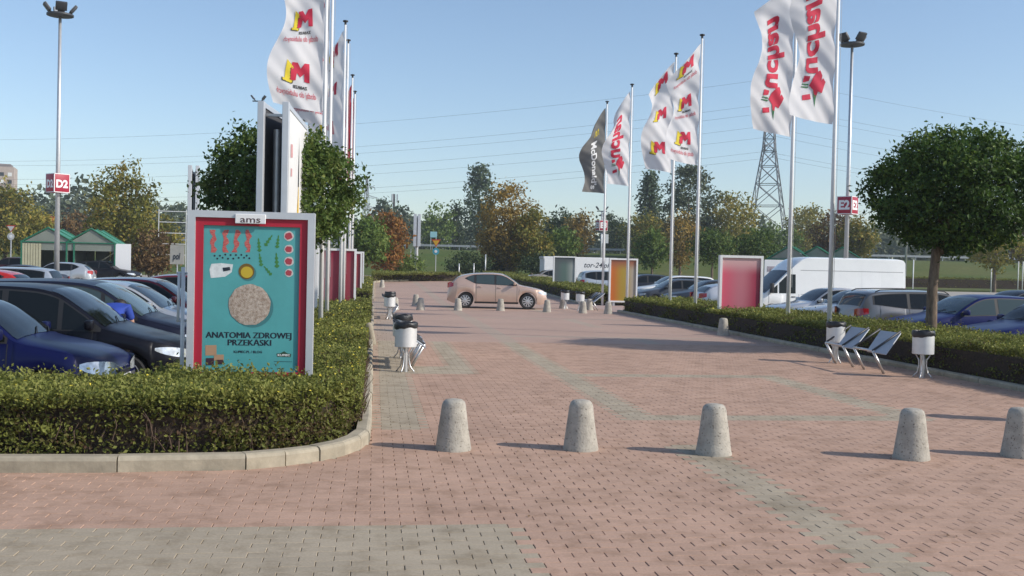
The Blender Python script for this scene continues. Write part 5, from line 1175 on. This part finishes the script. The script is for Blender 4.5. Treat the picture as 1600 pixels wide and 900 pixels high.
# ------------------------------------------------------------------ trolley shelters
M_GRNF = mat('shelter_green', (.02, .15, .085), .45); M_PANE = mat('shelter_pane', (.20, .22, .19), .35, var=.12, scale=1.2); M_CORR = mat('corrugated_panel', (.42, .40, .27), .6, var=.1, scale=2); M_ROOFG = mat('shelter_roof_green', (.05, .24, .15), .4, var=.1, scale=1)
def shelter(label, loc, rz, w=3.1, d=4.2, eave=2.55, ridge=3.45, left='pane', right='pane', bands=1):
    root = thing('trolley_shelter', label, 'shelter', loc, rz, 'green trolley shelters'); h = w / 2
    for x in (-h, h):
        for y in (-d / 2, d / 2): MB().box((x, y, eave / 2 - .1), (.09, .09, eave + .2)).build('post', M_GRNF, root)
    for y in (-d / 2, 0, d / 2):
        b = MB(); b.tube([(-h - .08, y, eave - .02), (0, y, ridge + .04), (h + .08, y, eave - .02)], .055, 6); b.tube([(-h, y, eave), (h, y, eave)], .045, 6); b.build('rafter', M_GRNF, root)
    for s in (-1, 1):
        p = [(s * (h + .02), -d / 2, eave + .02), (0, -d / 2, ridge), (0, d / 2, ridge), (s * (h + .02), d / 2, eave + .02)]; q = [(a, b_, c - .03) for a, b_, c in p]
        MB().add(p + q, [(0, 1, 2, 3), (7, 6, 5, 4), (0, 4, 5, 1), (1, 5, 6, 2), (2, 6, 7, 3), (3, 7, 4, 0)]).build('roof_panel', M_ROOFG, root)
        MB().box((s * (h - .03), 0, eave * .52), (.03, d - .1, eave * .86)).build('side_pane', M_PANE, root)
    for k in range(3): MB().box((-h + w * (k + .5) / 3, d / 2 - .05, eave * .55), (w / 3 - .06, .03, eave * .88)).build('back_pane', M_PANE, root)
    MB().prism([(0, 0)] * 0 or [(-h + .05, -.015), (h - .05, -.015), (h - .05, .015), (-h + .05, .015)], eave - .5, eave - .02).build('fascia', M_PANE, root).location.y = -d / 2 + .06
    v = [(-h + .1, -d / 2 + .05, eave), (h - .1, -d / 2 + .05, eave), (0, -d / 2 + .05, ridge - .06)]; MB().add(v + [(a, b_ + .03, c) for a, b_, c in v], [(0, 1, 2), (5, 4, 3), (0, 3, 4, 1), (1, 4, 5, 2), (2, 5, 3, 0)]).build('gable_pane', M_PANE, root)
    if left == 'corr':
        for k in range(7): MB().box((-h + .12 + .16 * k, -d / 2 - .03, 1.2), (.13, .05, 2.5)).build('corrugated_sheet', M_CORR, root)
    if right == 'white': MB().box((h + .5, -d / 2, 1.28), (.95, .05, 2.55)).build('notice_panel', M_SIGNW, root)
    return root
shelter('green gabled trolley shelter with corrugated panel left of the D2 mast', on(86, 67, LOT), R(12), left='corr'); shelter('green gabled trolley shelter with white end panel beside the brown shrub', on(151, 67.5, LOT), R(12), right='white', w=2.9)
for i, (px, lab) in enumerate(((1236, 'green trolley shelter nearest the pylon foot behind the van'), (1277, 'middle green trolley shelter behind the roof of the van'), (1316, 'green trolley shelter behind the E2 mast'))): shelter(lab, on(px, 72 + i, LOT), R(-20), w=2.9)
p = on(1208, 66, LOT); r_ = thing('notice_board', 'white notice board left of the van cab', 'sign', p, 0); MB().bbox((0, 0, 1.35), (1.25, .08, 2.3), .02).build('board', M_SIGNW, r_); MB().box((0, -.045, 1.9), (.9, .01, .35)).build('notice', mat('notice_print', (.35, .30, .33), .6, var=.5, scale=9), r_)
for s in (-.5, .5): MB().box((s, 0, .1), (.06, .06, .5)).build('leg', M_GALV, r_)
# ------------------------------------------------------------------ box trailer with lettering
p = on(903, 86, LOT); r_ = thing('box_trailer', 'long white box trailer with black lettering behind the grey green poster', 'trailer', p, TAXIS)
Ht = at(903, 402, 86).z - p.z; Lt = 116 * 86 / FPX
MB().bbox((0, 0, Ht / 2 + .3), (Lt, 2.2, Ht - .6), .05).build('box', M_WHITEM, r_)
MB().box((0, 0, .5), (Lt * .95, 1.6, .2)).build('chassis', M_DARK, r_); MB().bbox((-Lt / 2 - .02, 0, Ht - .1), (.1, 2.25, .2), .02).build('edge_rail', M_GALV, r_)
for x in (-1.0, 1.0):
    for y in (-.95, .95): MB().lathe([(.2, -.1), (.38, -.1), (.4, 0), (.38, .1), (.2, .1)], 18, (x, y, .4), M=Matrix.Rotation(R(90), 3, 'X')).build('wheel', M_TYRE, r_, 40)
put_text('lettering', 'tor-24.pl', 40 * 86 / FPX, (928 - 903) * 86 / FPX, Ht - .62, -1.106, INK, r_, .01, .42, shear=.3)
# ------------------------------------------------------------------ road signs, posts, rail
M_YEL = mat('sign_yellow', (.62, .36, .02), .5); M_BLUE = mat('sign_blue', (.05, .33, .45), .5); M_TREDGE = mat('sign_red_edge', (.45, .02, .02), .5)
def sign(label, px, Y, parts, dz=-.36, cat='road sign', posts=(0,)):
    p = on(px, Y, dz); r_ = thing('road_sign', label, cat, p, 0); top = max(at(px, q[2], Y).z for q in parts) - p.z
    for x in posts: MB().tube([(x, .04, -.2), (x, .04, top)], .04, 8).build('post', M_GALV, r_)
    for (kind, y0, y1, w, m, nm) in [(q[0], q[1], q[2], q[3], q[4], q[5]) for q in parts]:
        z0 = at(px, y0, Y).z - p.z; z1 = at(px, y1, Y).z - p.z; c = (z0 + z1) / 2; h = abs(z1 - z0)
        if kind == 'box': MB().bbox((0, 0, c), (w, .03, h), .008).build(nm, m, r_)
        elif kind == 'tri':
            for k, mm, y in ((1, M_TREDGE, 0), (.74, m, -.02)): MB().add([(-w / 2 * k, y, c + h / 2 * k), (0, y, c - h / 2 * k), (w / 2 * k, y, c + h / 2 * k)] + [(-w / 2 * k, y + .015, c + h / 2 * k), (0, y + .015, c - h / 2 * k), (w / 2 * k, y + .015, c + h / 2 * k)], [(0, 1, 2), (5, 4, 3), (0, 3, 4, 1), (1, 4, 5, 2), (2, 5, 3, 0)]).build(nm if k == 1 else nm + '_centre', mm, r_)
        elif kind == 'disc': MB().lathe([(h / 2, -.012), (h / 2, .012)], 20, (0, 0, c), M=Matrix.Rotation(R(90), 3, 'X')).build(nm, m, r_); MB().lathe([(h * .22, -.012), (h * .22, .012)], 16, (0, -.022, c), M=Matrix.Rotation(R(90), 3, 'X')).build(nm + '_symbol', M_SIGNW, r_)
    return r_
sign('yellow give way triangle above a blue round sign at the far end of the walk', 680, 92, [('tri', 386, 374, .85, M_YEL, 'triangle'), ('disc', 398, 387.5, 1, M_BLUE, 'round_plate')])
sign('light blue direction board on two posts beside the main road', 677, 151, [('box', 371, 362, 1.0, mat('sign_light_blue', (.35, .62, .68), .5), 'board')], posts=(-.4, .4))
sign('pale green square notice left of the distant billboard pole', 641, 97, [('box', 389, 380, .55, mat('pale_notice', (.42, .52, .30), .5), 'board')])
sign('white give way triangle seen from behind at the left picture edge', 16, 74, [('tri', 363, 352, .7, mat('sign_back', (.55, .55, .53), .5), 'triangle'), ('disc', 375, 364, 1, MATS['sign_back'], 'round_plate')], LOT)
sign('white board on a post below the far red row sign', 944, 118, [('box', 380, 366, .75, M_SIGNW, 'board')])
sign('white banner with black letters right of the brown shrub', 276, 62, [('box', 413, 383, .86, mat('weathered_board', (.42, .40, .35), .7, var=.1, scale=3), 'board')], LOT, 'sign')
put_text('lettering', 'pol', .46, -.03, 1.9, -.03, INK, [o for o in bpy.data.objects if o.get('label', '').startswith('white banner with black')][0], .02, .4, shear=.2)
for i, (px, Y, h) in enumerate(((717, 98, 2.3), (740, 98, 2.4), (758, 97, 3.8))):
    o = MB().tube([(0, 0, -.2), (0, 0, h * .62)], .055, 8).build('post', M_GALV, None, True); o.location = on(px, Y, -.1); tag(o, ('thin grey post between the two tiny far bollards', 'thin grey post right of the two tiny far bollards', 'taller thin grey post left of the bronze maple trunks')[i], 'post')
for i, (px, Y, h) in enumerate(((1426, 92, 3.0), (1548, 99, 2.6), (1590, 98, 3.1), (1597, 98, 3.1))):
    o = MB().tube([(0, 0, -.2), (0, 0, h)], .05, 8).build('post', M_WHITEM, None, True); o.location = on(px, Y, -.36); tag(o, ('white post behind the tail of the van', 'thin post in the grass right of the small yellow tree trunk', 'left one of two thin posts in the grass at the right edge', 'right one of two thin posts in the grass at the right edge')[i], 'post')
M_RAIL = mat('guard_rail_steel', (.42, .43, .44), .5, .4)
r_ = thing('guard_rail', 'long steel guard rail along the top of the grass bank', 'guard rail', (0, 152.5, gz(152.5) - .36))
MB().box((0, 0, .62), (300, .06, .3)).build('beam', M_RAIL, r_)
pmesh = MB().box((0, .08, .3), (.1, .1, .75)).mesh('post', M_RAIL)
for k in range(75): o = link(bpy.data.objects.new('post', pmesh), r_); o.location = (-148 + 4 * k, 0, 0)
# low wall and planter edging at the far end of the walk
o = MB().box((0, 0, .15), (9, .3, .5)).build('low_wall', M_KERB, None); o.location = on(748, 100, -.1); o.rotation_euler.z = TAXIS; tag(o, 'low pale edging wall at the far end of the walk', 'wall')
# tower block and goods frame on the left
p = on(-2, 420, 0); r_ = thing('apartment_block', 'distant apartment tower cut by the left picture edge', 'building', p, R(20)); Hh = at(0, 262, 420).z - p.z
MB().box((0, 0, Hh / 2), (12, 12, Hh)).build('wall', mat('tower_wall', (.42, .34, .29), .8, var=.15, scale=.4), r_); MB().box((0, 0, Hh + .6), (9, 9, 1.4)).build('roof', mat('tower_roof', (.2, .17, .16), .8), r_)
for f in range(9):
    for q in range(4): MB().box((-4.3 + 2.9 * q, -6.03, Hh - 3 - f * 3.0), (1.5, .08, 1.5)).build('window', M_GLASS if (f + q) % 3 else MATS['plate_white'], r_)
p = on(268, 78, LOT); r_ = thing('goods_frame', 'pale metal scaffold frame between maple and left billboard', 'frame', p, R(10)); Hh = at(268, 327, 78).z - p.z
for x in (-1.0, 1.0): MB().tube([(x, 0, -.1), (x, 0, Hh)], .035, 6).build('upright', M_GALV, r_)
for k in range(5): MB().tube([(-1.0, 0, Hh * (.35 + .155 * k)), (1.0, 0, Hh * (.35 + .155 * k))], .03, 6).build('rung', M_WHITEM, r_)
p = on(78, 130, -.36); r_ = thing('red_container', 'small red container among the trees left of the D2 mast', 'container', p, R(15)); zc = at(78, 345, 130).z - p.z
MB().bbox((0, 0, zc), (1.7, 1.4, 1.1), .05).build('box', mat('container_red', (.50, .045, .03), .5), r_); MB().box((0, 0, zc / 2 - .3), (.3, .3, zc - .4)).build('pillar', M_DARK, r_)

# ------------------------------------------------------------------ person leaning to the car door
def skin_body(name, verts, edges, radii, m, parent, root=0, sub=2):
    me = bpy.data.meshes.new(name); me.from_pydata(verts, edges, []); o = bpy.data.objects.new(name, me); link(o, parent)
    sk = o.modifiers.new('skin', 'SKIN'); sk.use_smooth_shade = True; sd = o.modifiers.new('sub', 'SUBSURF'); sd.levels = sd.render_levels = sub
    for i, r_ in enumerate(radii): d = me.skin_vertices[0].data[i]; d.radius = r_ if isinstance(r_, tuple) else (r_, r_); d.use_root = (i == root)
    me.materials.append(m); return o
M_SKIN = mat('skin', (.48, .28, .2), .55); M_SHIRT = mat('blue_shirt', (.02, .055, .32), .8, var=.15, scale=8); M_TROU = mat('dark_trousers', (.015, .016, .022), .8); M_HAIR = mat('dark_hair', (.02, .014, .01), .6)
x, y = P2(-3.98, 16.25); pe = thing('person', 'person in a blue top bending to the door of the navy people carrier', 'person', (x, y, LOT), AXIS - R(90))
body = skin_body('body', [(0, 0, .90), (0, .15, 1.02), (0, .33, 1.13), (0, .42, 1.15), (0, .48, 1.14), (0, .55, 1.13), (0, .63, 1.11),
    (.17, .34, 1.13), (.23, .40, .90), (.18, .55, .80), (.16, .62, .80), (-.17, .34, 1.13), (-.23, .40, .90), (-.18, .55, .80), (-.16, .62, .80),
    (.10, -.01, .84), (.115, .05, .47), (.12, -.05, .09), (.12, .10, .04), (-.10, -.01, .84), (-.115, .05, .47), (-.12, -.05, .09), (-.12, .10, .04)],
    [(0, 1), (1, 2), (2, 3), (3, 4), (4, 5), (5, 6), (2, 7), (7, 8), (8, 9), (9, 10), (2, 11), (11, 12), (12, 13), (13, 14), (0, 15), (15, 16), (16, 17), (17, 18), (0, 19), (19, 20), (20, 21), (21, 22)],
    [(.17, .12), (.16, .11), (.18, .12), .06, .055, .10, .085, .065, .048, .036, .03, .065, .048, .036, .03, .09, .062, .042, .035, .09, .062, .042, .035], M_SKIN, pe)
skin_body('shirt', [(0, -.02, .92), (0, .15, 1.02), (0, .33, 1.13), (0, .41, 1.165), (.175, .34, 1.13), (.23, .39, .93), (-.175, .34, 1.13), (-.23, .39, .93)], [(0, 1), (1, 2), (2, 3), (2, 4), (4, 5), (2, 6), (6, 7)], [(.195, .145), (.185, .135), (.205, .145), .075, .085, .062, .085, .062], M_SHIRT, pe)
skin_body('trousers', [(0, 0, .90), (.10, -.01, .82), (.115, .05, .47), (.12, -.05, .10), (-.10, -.01, .82), (-.115, .05, .47), (-.12, -.05, .10)], [(0, 1), (1, 2), (2, 3), (0, 4), (4, 5), (5, 6)], [(.185, .135), .105, .078, .06, .105, .078, .06], M_TROU, pe)
MB().lathe([(.001, -.085), (.07, -.075), (.105, -.02), (.108, .04), (.085, .09), (.04, .115), (.001, .12)], 16, (0, .60, 1.145)).build('hair', M_HAIR, pe, True)

# ------------------------------------------------------------------ the hazy air
hz_m = bpy.data.materials.new('air'); hz_m.use_nodes = True; nt = hz_m.node_tree; nt.nodes.remove(nt.nodes['Principled BSDF'])
pv_ = nt.nodes.new('ShaderNodeVolumePrincipled'); pv_.inputs['Color'].default_value = (.82, .90, 1.0, 1); pv_.inputs['Density'].default_value = .0004; pv_.inputs['Anisotropy'].default_value = .0
nt.links.new(pv_.outputs['Volume'], nt.nodes['Material Output'].inputs['Volume'])
hz_o = MB().box((0, 330, 32), (1100, 800, 70)).build('haze', hz_m); stuff(hz_o)
